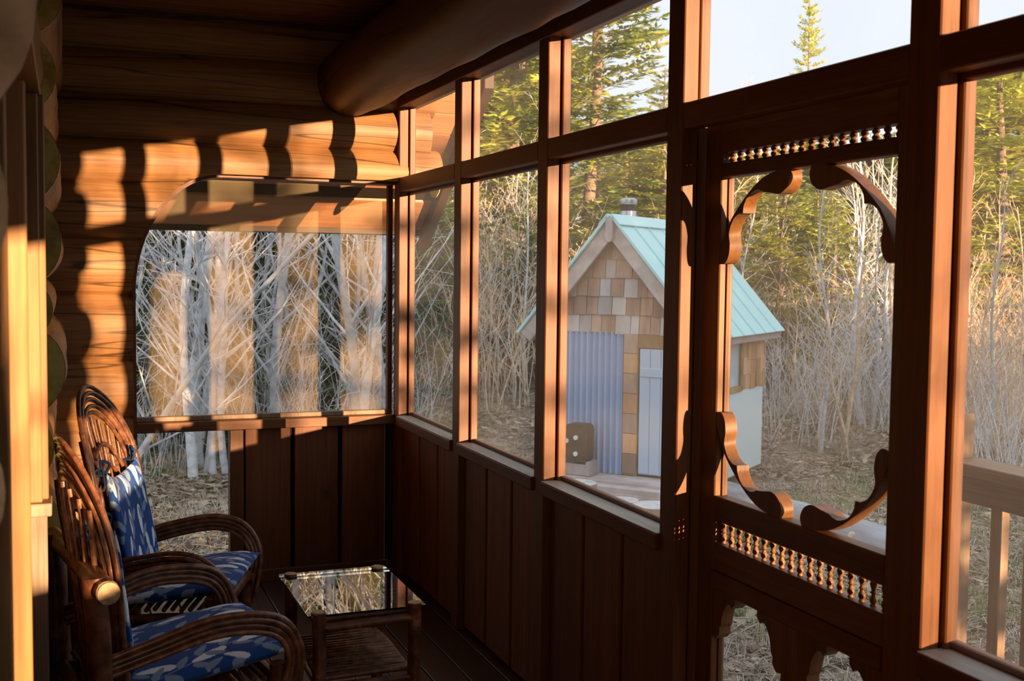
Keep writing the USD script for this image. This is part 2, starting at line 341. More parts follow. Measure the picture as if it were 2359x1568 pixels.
for k, (a, b) in enumerate(bays):
    for z0, z1 in ((0.82, 1.93), (2.012, 2.356)):
        w = thing(f"window_{3 + 2 * k + (z0 > 1)}", None, kind="structure")
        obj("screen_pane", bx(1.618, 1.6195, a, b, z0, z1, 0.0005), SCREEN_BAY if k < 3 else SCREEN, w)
w = thing("window_11", None, kind="structure")
obj("screen_pane", bx(1.618, 1.6195, 1.85, 2.735, 2.012, 2.356, 0.0005), SCREEN, w)

# ------------------------------------------------------------------ the screen door with scroll brackets and spindles
DX0, DX1 = 1.622, 1.664
door = thing("door_1", "brown wooden screen door with scroll brackets and two rows of small turned spindles", kind="structure")
YF, YN, YO, YI = 2.640, 1.953, 2.722, 1.862            # opening far and near, outer edges
obj("stile", bx(DX0, DX1, YF, YO, 0.04, 1.945), DOORW, door)
obj("stile", bx(DX0, DX1, YI, YN, 0.04, 1.945), DOORW, door)
obj("stile_bead", bx(1.642, 1.652, YF - 0.006, YF, 0.1, 1.80, 0.001), STAIN_Z, door, label="thin dark bead on the far stile")
obj("top_rail", bx(DX0, DX1, YN, YF, 1.868, 1.945), DOORY, door)
obj("spindle_rail", bx(DX0, DX1, YN, YF, 1.803, 1.840), DOORY, door)
obj("lock_rail", bx(DX0, DX1, YN, YF, 0.886, 0.953), DOORY, door)
obj("lower_rail", bx(DX0, DX1, YN, YF, 0.752, 0.826), DOORY, door)
obj("lower_moulding", bx(DX0 - 0.004, DX1, YN, YF, 0.700, 0.750), STAIN_Y, door, label="reddish moulding under the lower spindle rail")
obj("lower_moulding", bx(DX0 - 0.004, DX0 + 0.018, YF - 0.004, YF + 0.022, 0.16, 0.752), STAIN_Z, door)
obj("bottom_rail", bx(DX0, DX1, YN, YF, 0.04, 0.17), DOORY, door)
obj("mullion", bx(DX0, DX1, 2.250, 2.320, 0.16, 0.70), DOORW, door)
def spindle(y, z0, z1, prof):
    h = z1 - z0
    z = np.linspace(0, 1, 25)
    r = 0.85 * np.interp(z, *zip(*prof))
    return tube(np.stack([np.full(25, 1.643), np.full(25, y), z0 + z * h], 1), r, 10, True)
low = [(0, .0085), (.06, .009), (.10, .005), (.16, .0095), (.26, .0105), (.38, .006), (.44, .005), (.50, .0095), (.56, .005), (.62, .0065), (.78, .0105), (.86, .0095), (.92, .005), (.96, .009), (1, .0085)]
top = [(0, .007), (.1, .006), (.2, .010), (.36, .0115), (.46, .008), (.52, .0055), (.58, .008), (.72, .0115), (.85, .009), (.92, .0055), (1, .007)]
ys = np.linspace(YN + 0.018, YF - 0.018, 18)
for y in ys:
    obj("lower_spindle", spindle(y, 0.824, 0.888, low), DOORW, door, smooth=60)
    obj("upper_spindle", spindle(y, 1.838, 1.870, top), DOORW, door, smooth=60)
# a scroll bracket in a corner: u runs along the rail, w along the stile, both from the corner
def bracket(u1=0.305, w1=0.225):
    outer = spline([(u1 - 0.055, 0.0), (u1 - 0.11, 0.012), (u1 - 0.175, 0.045), (0.055, 0.105), (0.022, 0.150), (0.0, w1 - 0.030)], 26)
    inner = np.vstack([spline([(0.0, w1), (0.020, w1 + 0.002), (0.038, w1 - 0.014), (0.045, w1 - 0.045), (0.040, w1 - 0.080), (0.060, 0.112), (0.086, 0.098)], 22),
                       spline([(0.104, 0.098), (0.108, 0.078), (0.128, 0.054), (0.160, 0.042), (0.182, 0.044)], 14),
                       spline([(0.196, 0.050), (u1 - 0.080, 0.053), (u1 - 0.042, 0.058), (u1 - 0.012, 0.044), (u1, 0.020), (u1 - 0.006, 0.0)], 16)])
    return np.vstack([outer, inner])
def place_bracket(yc, zc, su, sw, name="scroll_bracket", sc=1.0, scw=1.0, parent=None):
    b = bracket() * [sc, scw]
    p = Polygon(np.stack([yc + su * b[:, 0], zc + sw * b[:, 1]], 1)).buffer(0)
    p = max(p.geoms, key=lambda g: g.area) if p.geom_type != "Polygon" else p
    return obj(name, yz_plate(p, DX0 + 0.002, DX1 - 0.004), DOORW, door, smooth=25)
place_bracket(YF, 1.803, -1, -1); place_bracket(YN, 1.803, 1, -1)
place_bracket(YF, 0.953, -1, 1); place_bracket(YN, 0.953, 1, 1)
def arch_bracket(yc, zc, su, a=0.086, b=0.130):
    t = np.linspace(0, PI / 2, 12)
    cur = [(a - (a - 0.035) * math.sin(q), b - (b - 0.030) * math.cos(q)) for q in t]   # a scalloped quarter arch
    # from stile end to rail end
    pts = [(0, 0), (0, b), (0.020, b + 0.004), (0.036, b - 0.012), (0.036, b - 0.030)]
    ctr = (a, b - 0.03); ra, rb = a - 0.044, b - 0.055
    pts += [(ctr[0] - ra * math.cos(q), ctr[1] - rb * math.sin(q)) for q in np.linspace(0, PI / 2, 12)][1:]
    pts += [(a + 0.008, 0.033), (a + 0.022, 0.020), (a + 0.022, 0.0)]
    p = Polygon([(yc + su * u, zc - w) for u, w in pts]).buffer(0)
    return obj("arch_bracket", yz_plate(p, DX0 + 0.002, DX1 - 0.004), DOORW, door, smooth=25)
for yc, su in ((YF, -1), (2.320, 1), (2.250, -1), (YN, 1)):
    arch_bracket(yc, 0.702, su)
obj("screen_pane", bx(1.657, 1.658, YN, YF, 0.17, 0.70, 0.0003), SCREEN, door)
obj("screen_pane", bx(1.657, 1.658, YN, YF, 0.953, 1.803, 0.0003), SCREEN, door)

# ------------------------------------------------------------------ floor, ceiling, roof beam, roof overhang
floor = thing("floor", "dark worn floor boards of the porch", kind="structure")
x = -0.6
while x < 1.60:
    obj("floor_board", bx(x, x + 0.130, -3.0, 5.72, -0.03, 0.0 + 0.001 * math.sin(x * 31), 0.003), FLOORM, floor); x += 0.1345
obj("joist_deck", bx(-0.6, 1.66, -3.0, 5.72, -0.16, -0.032), DARK, floor)
ceiling = thing("ceiling", "planked porch ceiling in brown wood", kind="structure")
y = -3.0
while y < 5.75:
    obj("plank", bx(-0.6, 1.66, y, y + 0.112, 2.72 + 0.002 * math.sin(y * 17), 2.75, 0.006), CEIL, ceiling); y += 0.116
obj("upper_deck", bx(-2.5, 1.72, -3.2, 5.75, 2.752, 2.90), DARK, ceiling)
obj("roof_beam", log_mesh((1.335, -3.0, 2.475), (1.315, 5.60, 2.465), 0.168, 36, 60, 0.035, 3), BEAM_Y, label="heavy round log beam running under the ceiling along the screened wall", cat="log beam", smooth=True, kind="structure")
over = thing("roof_overhang", "sloping roof overhang of tan boards beyond the end wall, edged by a dark rake board", kind="structure")
def slope_box(x0, x1, y0, y1, t0, t1, c=0.004):
    """A box on the sloping roof: y along the ground, t above the soffit plane."""
    v, f = bx(x0, x1, y0, y1, t0, t1, c)
    v = v.copy(); v[:, 2] += 1.79 + (6.72 - v[:, 1]) * 0.70
    return v, f
y = 5.78
e = [6.70, 6.56]
obj("soffit_board", slope_box(-1.5, 2.02, 6.50, 6.72, 0, 0.02), SOFF, over)
obj("soffit_vent", slope_box(-1.5, 2.02, 6.41, 6.495, 0.012, 0.02), DARK, over, label="dark vent strip between the soffit boards")
y = 6.405
while y > 5.75:
    obj("soffit_board", slope_box(-1.5, 2.02, y - 0.128, y, 0, 0.02), SOFF, over); y -= 0.132
obj("rake_board", slope_box(2.02, 2.075, 5.60, 6.76, -0.09, 0.12), FASC, over, label="dark rake board on the roof edge")
obj("fascia_board", bx(-1.5, 2.07, 6.725, 6.75, 1.76, 1.92), FASC, over)
obj("roof_sheet", slope_box(-1.6, 2.10, 5.55, 6.80, 0.022, 0.13), FASC, over)

# ------------------------------------------------------------------ left log wall with window casing
wall_left = thing("wall_left", "left cabin wall of stacked logs with cut ends and window casing", kind="structure")
near = [(2.26, 0.20, -0.205), (1.865, 0.20, -0.226), (1.622, 0.125, -0.183), (1.44, 0.10, -0.22), (1.272, 0.135, -0.205), (1.06, 0.11, -0.23), (0.90, 0.13, -0.20), (0.65, 0.14, -0.22), (0.4, 0.14, -0.2), (0.14, 0.14, -0.21)]
for k, (z, r, xc) in enumerate(near):
    obj("log", log_mesh((xc, 1.505 + 0.003 * k, z), (xc - .03, 1.58, z), r, 30, 4, 0.05, k), LOG_Y, wall_left, smooth=40)
    obj("log_end", disc((xc, 1.50 + 0.003 * k, z), (0, -1, 0), r * 0.985, 0.006, 30, k), GREYEND, wall_left, label="weathered grey cut end of a wall log")
far = [(2.62, 0.15, -0.15), (2.40, 0.14, -0.14), (2.15, 0.145, -0.165), (1.885, 0.148, -0.158), (1.622, 0.152, -0.160), (1.41, 0.11, -0.148), (1.215, 0.158, -0.157), (0.97, 0.13, -0.170), (0.70, 0.15, -0.16), (0.42, 0.15, -0.155), (0.14, 0.15, -0.16)]
for k, (z, r, xc) in enumerate(far):
    obj("log", log_mesh((xc, 3.905 + 0.003 * k, z), (xc, 5.70, z), r, 32, 30, 0.04, k + 20), LOG_Y, wall_left, smooth=40)
    obj("log_end", disc((xc, 3.90 + 0.003 * k, z), (0, -1, 0), r * 0.985, 0.006, 30, k + 20), LOGEND, wall_left, label="pale yellowish cut end of a wall log beside the window casing")
for k, z in enumerate((2.15, 2.40, 2.62)):
    obj("log", log_mesh((-0.2, 1.9, z), (-0.2, 3.95, z), 0.145, 24, 10, 0.04, k + 40), LOG_Y, wall_left, smooth=40)
obj("backing_wall", bx(-0.42, -0.34, -3.0, 5.75, -0.1, 2.80), DARK, wall_left)
for k in range(10):
    obj("log", log_mesh((-0.45, -3.0, 0.14 + 0.28 * k), (-0.45, 1.45, 0.14 + 0.28 * k), 0.145, 18, 8, 0.04, k + 60), LOG_Y, wall_left, smooth=40)
wl = thing("window_12", "cabin window with broad wooden casing on the left wall", kind="structure")
obj("casing", bx(-0.20, -0.084, 1.95, 1.985, 0.0, 2.0), CASE, wl)
obj("casing", bx(-0.20, -0.060, 2.10, 2.135, 0.0, 1.86), CASE, wl)
obj("casing", bx(-0.20, -0.063, 3.26, 3.30, 0.92, 2.0), CASE, wl)
obj("casing", bx(-0.20, -0.048, 3.302, 3.335, 0.92, 2.0), CASE, wl)
obj("head_casing", bx(-0.20, -0.055, 2.10, 3.33, 2.0, 2.09), CASE, wl)
obj("window_sill", bx(-0.25, -0.040, 3.24, 3.36, 0.885, 0.92), GREYW, wl)
obj("sill_apron", bx(-0.25, -0.052, 3.26, 3.34, 0.35, 0.885), GREYW, wl)
obj("glass_pane", bx(-0.20, -0.19, 2.1, 3.3, 0.9, 2.0), DGLASS, wl)
obj("lower_panel", bx(-0.24, -0.20, 1.95, 3.9, 0.0, 0.92), STAIN_Z, wl)

obj("rear_panel", bx(W, 1.637, -3.1, 0.80, 0.0, 1.0), STAIN_Y, wall_right)  # out of view, raised to keep the sun off the chair arms
obj("rear_header", bx(W, 1.66, -3.1, 0.60, 1.93, 2.74), STAIN_Y, wall_right)  # out of view, lowered to shade the left casings and cut the fill
for y in (-3.1, -2.06, -1.0):
    obj("post", bx(W, 1.637, y, y + 0.089, 0.812, 2.36), STAIN_Z, wall_right)
rear = thing("wall_rear", "low plank wall behind the camera with added boards that block sun and sky", kind="structure")
for k in range(13):
    obj("panel_board", bx(-0.45 + .165 * k, -0.45 + .165 * k + .16, -3.12, -3.09, 0.0, 0.95, 0.004), PANEL, rear)
obj("sheathing", bx(-0.5, 1.66, -3.15, -3.12, 0.0, 0.95), DARK, rear)
obj("header", bx(-0.5, 1.66, -3.15, -3.09, 2.02, 2.75), STAIN_X, rear)  # added out of view to darken the upper logs and ceiling
obj("corner_panel", bx(1.15, 1.66, -3.15, -3.09, 0.95, 2.30), STAIN_X, rear)  # added out of view to keep the sun off the near log ends
# unseen log stub, added and shaped to cast the lobed shadow on the end wall
stub = thing("wall_front", "unseen stack of logs added to cast a lobed shadow on the end wall", kind="structure")
for k, (z, r) in enumerate(((1.36, 0.10), (1.55, 0.125), (1.76, 0.125), (1.93, 0.095), (2.10, 0.11), (2.32, 0.125), (2.56, 0.13))):
    xe = 1.735 + 0.025 * math.sin(k * 2.3)
    obj("log", log_mesh((1.05, 0.70, z), (xe, 0.70, z), r, 26, 14, 0.04, k + 80), LOG_X, stub, smooth=40)
    obj("log_end", disc((xe + 0.004, 0.70, z), (1, 0, 0), r * 0.98, seed=k), LOGEND, stub)
obj("post", bx(1.05, 1.12, 0.66, 0.74, 0.0, 1.27), STAIN_Z, stub)

# ------------------------------------------------------------------ bent willow chairs
def leaf_colors(u, v, seed, along="v", size=1.0):
    """Base colour at cloth coordinates u, v in metres: white and grey blue leaves on stems over navy."""
    r = np.random.default_rng(seed)
    base = np.array([0.013, 0.070, 0.27]); white = np.array([0.78, 0.84, 0.94]); grey = np.array([0.23, 0.31, 0.46])
    col = np.tile(base, (len(u), 1))
    def leaf(cx, cy, ang, ln, wd, c):
        dx, dy = u - cx, v - cy
        a = dx * math.cos(ang) + dy * math.sin(ang); b = -dx * math.sin(ang) + dy * math.cos(ang)
        t = a / ln
        hw = wd * np.sqrt(np.clip(1 - t * t, 0, 1)) * (1 - 0.30 * t)
        col[(np.abs(t) < 1) & (np.abs(b) < hw)] = c
    def stem(p, q, wd=0.0012):
        p, q = np.array(p), np.array(q); d = q - p; l2 = d @ d
        t = np.clip(((u - p[0]) * d[0] + (v - p[1]) * d[1]) / l2, 0, 1)
        col[np.hypot(u - p[0] - t * d[0], v - p[1] - t * d[1]) < wd] = grey * 1.3
    main = PI / 2 if along == "v" else 0.0
    gy = 0
    for iy, cy in enumerate(np.arange(-0.36, 0.38, 0.150)):
        for cx in np.arange(-0.33, 0.34, 0.122):
            x0 = cx + (0.056 if iy % 2 else 0) + r.uniform(-.012, .012); y0 = cy + r.uniform(-.015, .015)
            a = main + r.uniform(-.28, .28); d = np.array([math.cos(a), math.sin(a)]); n = np.array([-d[1], d[0]])
            c0 = np.array([x0, y0]) if along == "v" else np.array([y0, x0])
            stem(c0 - d * 0.100, c0 + d * 0.085, 0.0015)
            for s, tt in ((1, -0.080), (-1, -0.055), (1, -0.005), (-1, 0.030)):
                q = c0 + d * tt + n * s * 0.022
                leaf(*q, a + s * 0.6, 0.028 * r.uniform(.8, 1.15), 0.0115, grey)
            sd = r.choice([-1, 1])
            leaf(*(c0 + d * 0.070 + n * sd * 0.006), a + PI + r.uniform(-.15, .15), 0.052 * r.uniform(.9, 1.12), 0.0165, white)
            if r.random() < 0.4:
                leaf(*(c0 - d * 0.015 - n * sd * 0.040), a + PI + sd * 0.32, 0.038, 0.0115, white * 0.93)
    return col

def cushion(name, w, h, t, place, parent, seed, along, top_dip=0.0, n=220):
    g = np.linspace(-1, 1, n)
    U, V = np.meshgrid(g, g, indexing="ij")
    e = 5.0
    prof = np.sqrt(np.clip(1 - np.abs(U) ** e, 0, 1)) * np.sqrt(np.clip(1 - np.abs(V) ** e, 0, 1))
    puff = prof * (0.78 + 0.22 * (1 - U * U) * (1 - V * V)) + 0.0
    x = U * w / 2; y = V * h / 2
    if top_dip:
        y = y - top_dip * np.clip(V, 0, 1) ** 2 * (1 - U * U)
    wr = 0.004 * (meshkit.noise(np.stack([U * 4, V * 4, U * 0 + seed], -1), seed) - 0.5)
    top = np.stack([x, y, puff * t / 2 + wr * (prof > 0)], -1).reshape(-1, 3); bot = np.stack([x, y, -puff * t / 2], -1).reshape(-1, 3)
    i, j = np.meshgrid(np.arange(n - 1), np.arange(n - 1), indexing="ij"); a = (i * n + j).ravel()
    q = np.stack([a, a + n, a + n + 1, a + 1], 1); f = np.vstack([q[:, [0, 1, 2]], q[:, [0, 2, 3]]])
    vv = np.vstack([top, bot]); ff = np.vstack([f, f[:, ::-1] + n * n])
    s = 1 + 0.0 * t
    c = leaf_colors(vv[:, 0], vv[:, 1] + 0.35 * vv[:, 2], seed, along)
    v2 = place(vv)
    p = obj(name, (v2, ff), CLOTH, parent, smooth=True)
    UsdGeom.PrimvarsAPI(p).CreatePrimvar("leafPrint", Sdf.ValueTypeNames.Color3fArray, "vertex").Set(Vt.Vec3fArray.FromNumpy(c.astype(np.float32)))
    return p

LEAN = [0.23, 0.0]
def back_point(u, s, lean=None):
    """A point of the leaning back: u across, s up its slope (0 at the seat)."""
    base = np.array([-0.165 + LEAN[1], 0.0, 0.36]); d = np.array([-LEAN[0], 0.0, 1.0]); d /= np.linalg.norm(d)
    u = np.asarray(u, float); s = np.asarray(s, float)
    return base + u[..., None] * np.array([0, 1.0, 0]) + s[..., None] * d + (0.05 * (np.asarray(u) / 0.26) ** 2)[..., None] * np.array([1.0, 0, 0.2])

def make_chair(label, loc, rz, seed, lean, fr, hh, bo, hoop_r=0.0085):
    """lean: how far the back leans; fr: extra depth of the seat; bo: where the back starts; hh: extra height of the back."""
    LEAN[:] = [lean, bo]
    r = np.random.default_rng(seed)
    ch = thing("willow_armchair", label, "armchair", loc, rz, "bent willow armchairs with blue leaf cushions")
    H = 0.245
    def jig(p, a=0.004):
        return p + a * (np.stack([meshkit.noise(p * 7 + 11 * k + seed, k) for k in range(3)], -1) - 0.5) * 2
    # legs and frame of thick sticks
    for s in (-1, 1):
        obj("front_leg", cat(tube(jig(line((0.205 + fr, s * 0.262, 0.0), (0.185 + fr, s * 0.262, 0.425), 9)), np.linspace(.026, .023, 9), 12, True, .1, seed)), BARK, ch, smooth=50)
        rl = obj("rear_leg", tube(jig(line((-0.235, s * 0.275, 0.0), (-0.275, s * 0.285, 0.745), 12)), np.linspace(.033, .030, 12), 14, True, .1, seed + s), BARK, ch, smooth=50)
        obj("side_rail", tube(jig(line((-0.27, s * 0.25, 0.335), (0.23 + fr, s * 0.25, 0.355), 10)), .020, 10, True, .12, seed + 5), BARK, ch, smooth=50)
        obj("side_stretcher", tube(jig(line((-0.24, s * 0.27, 0.14), (0.23 + fr, s * 0.262, 0.15), 10)), .016, 10, True, .12, seed + 6), BARK, ch, smooth=50)
        obj("brace", tube(jig(spline([(0.195 + fr, s * 0.215, 0.12), (0.10, s * 0.235, 0.28), (-0.02, s * 0.24, 0.34)], 12)), .009, 7, True, .1, seed), TWIG, ch, smooth=50)
    cb = obj("cross_bar", tube(jig(line((-0.255, -0.345, 0.715), (-0.255, 0.345, 0.725), 14)), np.linspace(.030, .027, 14), 16, True, .1, seed + 8), BARK, ch, smooth=50)
    obj("cut_end", disc((-0.255, -0.350, 0.714), (0, -1, 0), .029, .006, 18, seed), CUT, cb, label="round cut end of the cross bar")
    for z, x, q in ((0.355, 0.195 + fr, .024), (0.150, 0.205 + fr, .017), (0.335, -0.25, .02)):
        obj("front_rail" if x > 0 else "rear_rail", tube(jig(line((x, -0.30, z), (x, 0.30, z + .008), 12)), q, 11, True, .1, seed + 9), BARK, ch, smooth=50)
    seat_rods = [tube(jig(line((x, -0.25, 0.378 + .004 * (k % 2)), (x, 0.25, 0.380), 7)), .009, 6, True) for k, x in enumerate(np.arange(-0.22, 0.19 + fr, 0.03))]
    obj("seat_slats", cat(*seat_rods), TWIG, ch, kind="stuff", smooth=50)
    # hoops of the back: five close together outside, then three wide ones, and upright rods
    def hoop(hw, top, base=-0.02, n=44, off=0.0):
        t = np.linspace(0, 1, n); q = []
        st = max(top - 0.30 * hw / 0.245 - 0.02, 0.08)
        for a in t:
            if a < .28:
                q.append((-hw * (0.86 + 0.14 * a / .28), base + (st - base) * a / .28))
            elif a > .72:
                q.append((hw * (0.86 + 0.14 * (1 - a) / .28), base + (st - base) * (1 - a) / .28))
            else:
                g = PI * (1 - (a - .28) / .44); q.append((hw * math.cos(g), st + (top - st) * math.sin(g)))
        q = np.array(q); p = back_point(q[:, 0], q[:, 1])
        p[:, 0] += off
        return jig(p, .0035)
    for k in range(5):
        obj("hoop", tube(hoop(H - 0.013 * k + .012, 0.775 + hh - 0.024 * k, off=0.006 * (k % 2)), hoop_r * r.uniform(.9, 1.15), 8, True, .08, seed + k), TWIG, ch, smooth=60)
    for hw, tp in ((0.165, 0.56), (0.13, 0.485), (0.105, 0.405)):
        obj("inner_hoop", tube(hoop(hw, tp, off=0.012), .0075, 7, True, .08, seed + 3), TWIG, ch, smooth=60)
    for k, u in enumerate(np.linspace(-0.175, 0.175, 8)):
        tp = (0.665 + hh) * (1 - 1.5 * abs(u) ** 1.5) - 0.0
        q = back_point(np.full(14, u) * np.linspace(0.8, 1.05, 14), np.linspace(-0.03, tp, 14)); q[:, 0] -= 0.012
        obj("upright_rod", tube(jig(q, .004), .0078 * r.uniform(.85, 1.15), 7, True, .1, seed + k), TWIG, ch, smooth=60)
    # arms: four bent rods each, from the back posts over and down to the front legs
    for s in (-1, 1):
        for k in range(4):
            o = 0.0165 * k
            c = [(-0.24, s * 0.262, 0.515 - o), (-0.09, s * 0.285, 0.560 - o), (0.06, s * 0.298, 0.588 - o), (0.175 + fr - o * .45, s * 0.300, 0.563 - o * 0.9), (0.245 + fr - o * .8, s * 0.292, 0.47 - o * .3), (0.245 + fr - o, s * 0.280, 0.365), (0.222 + fr - o * .9, s * 0.268, 0.25)]
            p = spline(c, 34); p[:, 1] += s * 0.004 * (k % 2)
            obj("arm_rod", tube(jig(p, .004), .0088 * r.uniform(.9, 1.15), 8, True, .08, seed + k), TWIG, ch, smooth=60)
    # cushions
    th = 0.06
    def seat_place(v):
        q = np.empty_like(v); q[:, 0] = v[:, 0] + 0.02 + fr / 2; q[:, 1] = v[:, 1]; q[:, 2] = v[:, 2] + 0.425 + 0.06 * (v[:, 0] / 0.5) + 0.0
        return q
    cushion("seat_cushion", 0.47 + fr, 0.50, 0.085, seat_place, ch, seed + 30, "u")
    def back_place(v):
        d = np.array([-LEAN[0], 0, 1.0]); d /= np.linalg.norm(d); nn = np.array([d[2], 0, -d[0]])
        q = back_point(v[:, 0], v[:, 1] + 0.262)
        return q + (v[:, 2] + 0.048)[:, None] * nn
    bc = cushion("back_cushion", 0.36, 0.42, 0.060, back_place, ch, seed + 40, "v", top_dip=0.035)
    for s in (-1, 1):
        a = back_point(np.array([s * 0.165]), np.array([0.462]))[0] + [0.035, 0, 0.01]
        ties = [tube(spline([a, a + [0.0, s * .03, .03], a + [-.02, s * .055, .012], a + [-.005, s * .075, -.03]], 12), [.004] * 12, 6), tube(spline([a, a + [.01, s * .02, -.03], a + [.012, s * .045, -.045]], 9), .0045, 6),
                tube(spline([a, a + [.015, -s * .02, .035], a + [-.01, s * .005, .05], a], 12), .005, 6), tube(spline([a, a + [-.03, s * .01, .0], a + [-.055, s * .02, -.01]], 8), .005, 6)]
        obj("tie", cat(*ties), TIE, bc, label="knotted fabric tie at the cushion's top corner", smooth=60)
    return ch
chair_near = make_chair("bent willow armchair nearest the camera, its twig back seen edge-on", (0.275, 3.45, 0.0), 0.20, 3, 0.13, 0.05, -0.06, -0.045)
chair_far = make_chair("bent willow armchair by the end window, its arched twig back above a tied blue cushion", (0.365, 4.26, 0.0), -0.34, 11, 0.21, 0.0, 0.0, 0.0)

# ------------------------------------------------------------------ little glass topped table of branches
tb = thing("side_table", "small square table of bark covered branches with a glass top and a twig shelf", "side table", (0.86, 3.64, 0.0))
TX, TY = 0.152, 0.232
def tj(p, a=.003, s=0):
    return p + a * (np.stack([meshkit.noise(p * 8 + 5 * k + s, k + 50) for k in range(3)], -1) - 0.5) * 2
for k, (sx, sy) in enumerate(((-1, -1), (1, -1), (1, 1), (-1, 1))):
    lg = obj("leg", tube(tj(line((sx * TX, sy * TY, 0), (sx * TX, sy * TY, 0.505), 12), s=k), .0205, 16, True, .10, k), BARK, tb, smooth=50)
    obj("leg_top", disc((sx * TX, sy * TY, 0.507), (0, 0, 1), .0205, .006, 18, k), CUT, lg, label="pale sawn top of the leg")
for z, q in ((0.455, .016), (0.265, .013)):
    for s in (-1, 1):
        obj("rail", tube(tj(line((-TX, s * TY, z), (TX, s * TY, z + .004), 10), s=int(z * 99)), q, 12, True, .10, 4), BARK, tb, smooth=50)
        obj("rail", tube(tj(line((s * TX, -TY, z + .012), (s * TX, TY, z + .012), 12), s=int(z * 77)), q * .85, 12, True, .10, 6), BARK, tb, smooth=50)
for z, step in ((0.474, 0.036), (0.286, 0.027)):
    for y in np.arange(-TY + 0.03, TY - 0.02, step):
        w = TX + (0.004 if z > .4 else -0.004)
        obj("top_slat" if z > .4 else "shelf_twig", tube(tj(line((-w, y, z), (w, y + .003, z), 8), s=int(y * 900)), step * .46 if z > .4 else .0095, 8, True, .12, int(y * 100) + 50), TWIG if z < .4 else BARK, tb, smooth=50)
gp = sbox(-TX - .035, -TY - .012, TX + .035, TY + .035)
for sx in (-1, 1):
    for sy in (-1, 1):
        gp = gp.difference(Point(sx * TX, sy * TY).buffer(.0235))
gp = max(gp.geoms, key=lambda g: g.area) if gp.geom_type == "MultiPolygon" else gp
v, f = extrude(gp, 0.006)
obj("glass_top", (v + [0, 0, 0.4925], f), GLASS, tb, smooth=False)

# ------------------------------------------------------------------ outdoor ground
def fwd(x, y): return 0.363 * x + 0.930 * y
def ground_z(x, y):
    x, y = np.asarray(x, float), np.asarray(y, float)
    d = fwd(x, y); s = np.maximum(d - 12.5, 0)
    h = -0.55 + 4.6 * (1 - np.exp(-(s / 21.0) ** 1.25))
    nz = meshkit.fbm(np.stack([x * .5, y * .5, x * 0], -1), 3, 4) - 0.5
    return h + nz * 0.28 * np.clip((d - 4) / 6, 0.25, 1.6)
gx = np.concatenate([np.linspace(-40, -4, 37)[:-1], np.linspace(-4, 16, 181)[:-1], np.linspace(16, 70, 70)])
gy = np.concatenate([np.linspace(-40, -2, 39)[:-1], np.linspace(-2, 24, 221)[:-1], np.linspace(24, 90, 70)])
X, Y = np.meshgrid(gx, gy, indexing="ij"); Z = ground_z(X, Y)
near_ = (np.abs(X) < 16) & (Y > -2) & (Y < 24)
Z = Z + np.where(near_, 0.05 * (meshkit.noise(np.stack([X * 3, Y * 3, X * 0], -1), 9) - .5), 0)
n1, n2 = X.shape; i, j = np.meshgrid(np.arange(n1 - 1), np.arange(n2 - 1), indexing="ij"); a = (i * n2 + j).ravel()
q = np.stack([a, a + n2, a + n2 + 1, a + 1], 1)
GROUND = mat("forest_floor", {"g": ("geometry", {}), "n": ("noise_texture", {"scale": 14.0, "detail": 6.0, "roughness": 0.75}), "m": ("noise_texture", {"scale": 0.75, "detail": 3.0}),
             "r": ("rgb_ramp", {"ramp": [(0.30, (0.13, 0.10, 0.08)), (0.45, (0.36, 0.30, 0.25)), (0.58, (0.54, 0.48, 0.43)), (0.72, (0.78, 0.73, 0.68))]}),
             "gr": ("rgb_ramp", {"ramp": [(0.52, (0, 0, 0)), (0.62, (0.75, 0.75, 0.75))]}), "mm": ("mix", {"color2": (0.15, 0.22, 0.075)}), "bw": ("rgb_to_bw", {}),
             "b": ("bump", {"strength": 0.9, "distance": 0.05}), "p": ("principled_bsdf", {"roughness": 0.9, "specular_ior_level": 0.1})},
             [("g.position", "n.vector"), ("g.position", "m.vector"), ("n.fac", "r.fac"), ("m.fac", "gr.fac"), ("gr.color", "bw.color"), ("bw.val", "mm.fac"), ("r.color", "mm.color1"), ("mm.color", "p.base_color"), ("n.fac", "b.height"), ("b.normal", "p.normal")], "p.BSDF")
obj("ground", (np.stack([X, Y, Z], -1).reshape(-1, 3), np.vstack([q[:, [0, 1, 2]], q[:, [0, 2, 3]]])), GROUND, kind="structure", label="leaf strewn ground rising to a brushy slope", smooth=True)

# ------------------------------------------------------------------ outside deck and railing
dk = thing("porch_deck", "weathered deck boards outside the screen door", "deck", kind="structure")
x = 1.69
while x < 2.74:
    obj("deck_board", bx(x, x + .135, -2.0, 2.98, -0.04, 0.0), GREYY, dk); x += 0.141
rl = thing("deck_railing", "grey brown wooden deck railing with square balusters outside the right screen", "railing")
obj("newel_post", bx(2.715, 2.780, 2.925, 2.99, -0.55, 1.10), GREYW, rl)
obj("top_rail", bx(2.66, 2.80, -1.9, 2.92, 0.915, 0.955), GREYY, rl)
obj("face_rail", bx(2.69, 2.73, -1.9, 2.90, 0.825, 0.915), GREYY, rl)
obj("bottom_rail", bx(2.70, 2.74, -1.9, 2.90, 0.08, 0.17), GREYY, rl)
for k in range(34):
    y = 2.725 - 0.135 * k
    obj("baluster", bx(2.705, 2.745, y, y + 0.042, 0.06, 0.90), GREYW, rl)

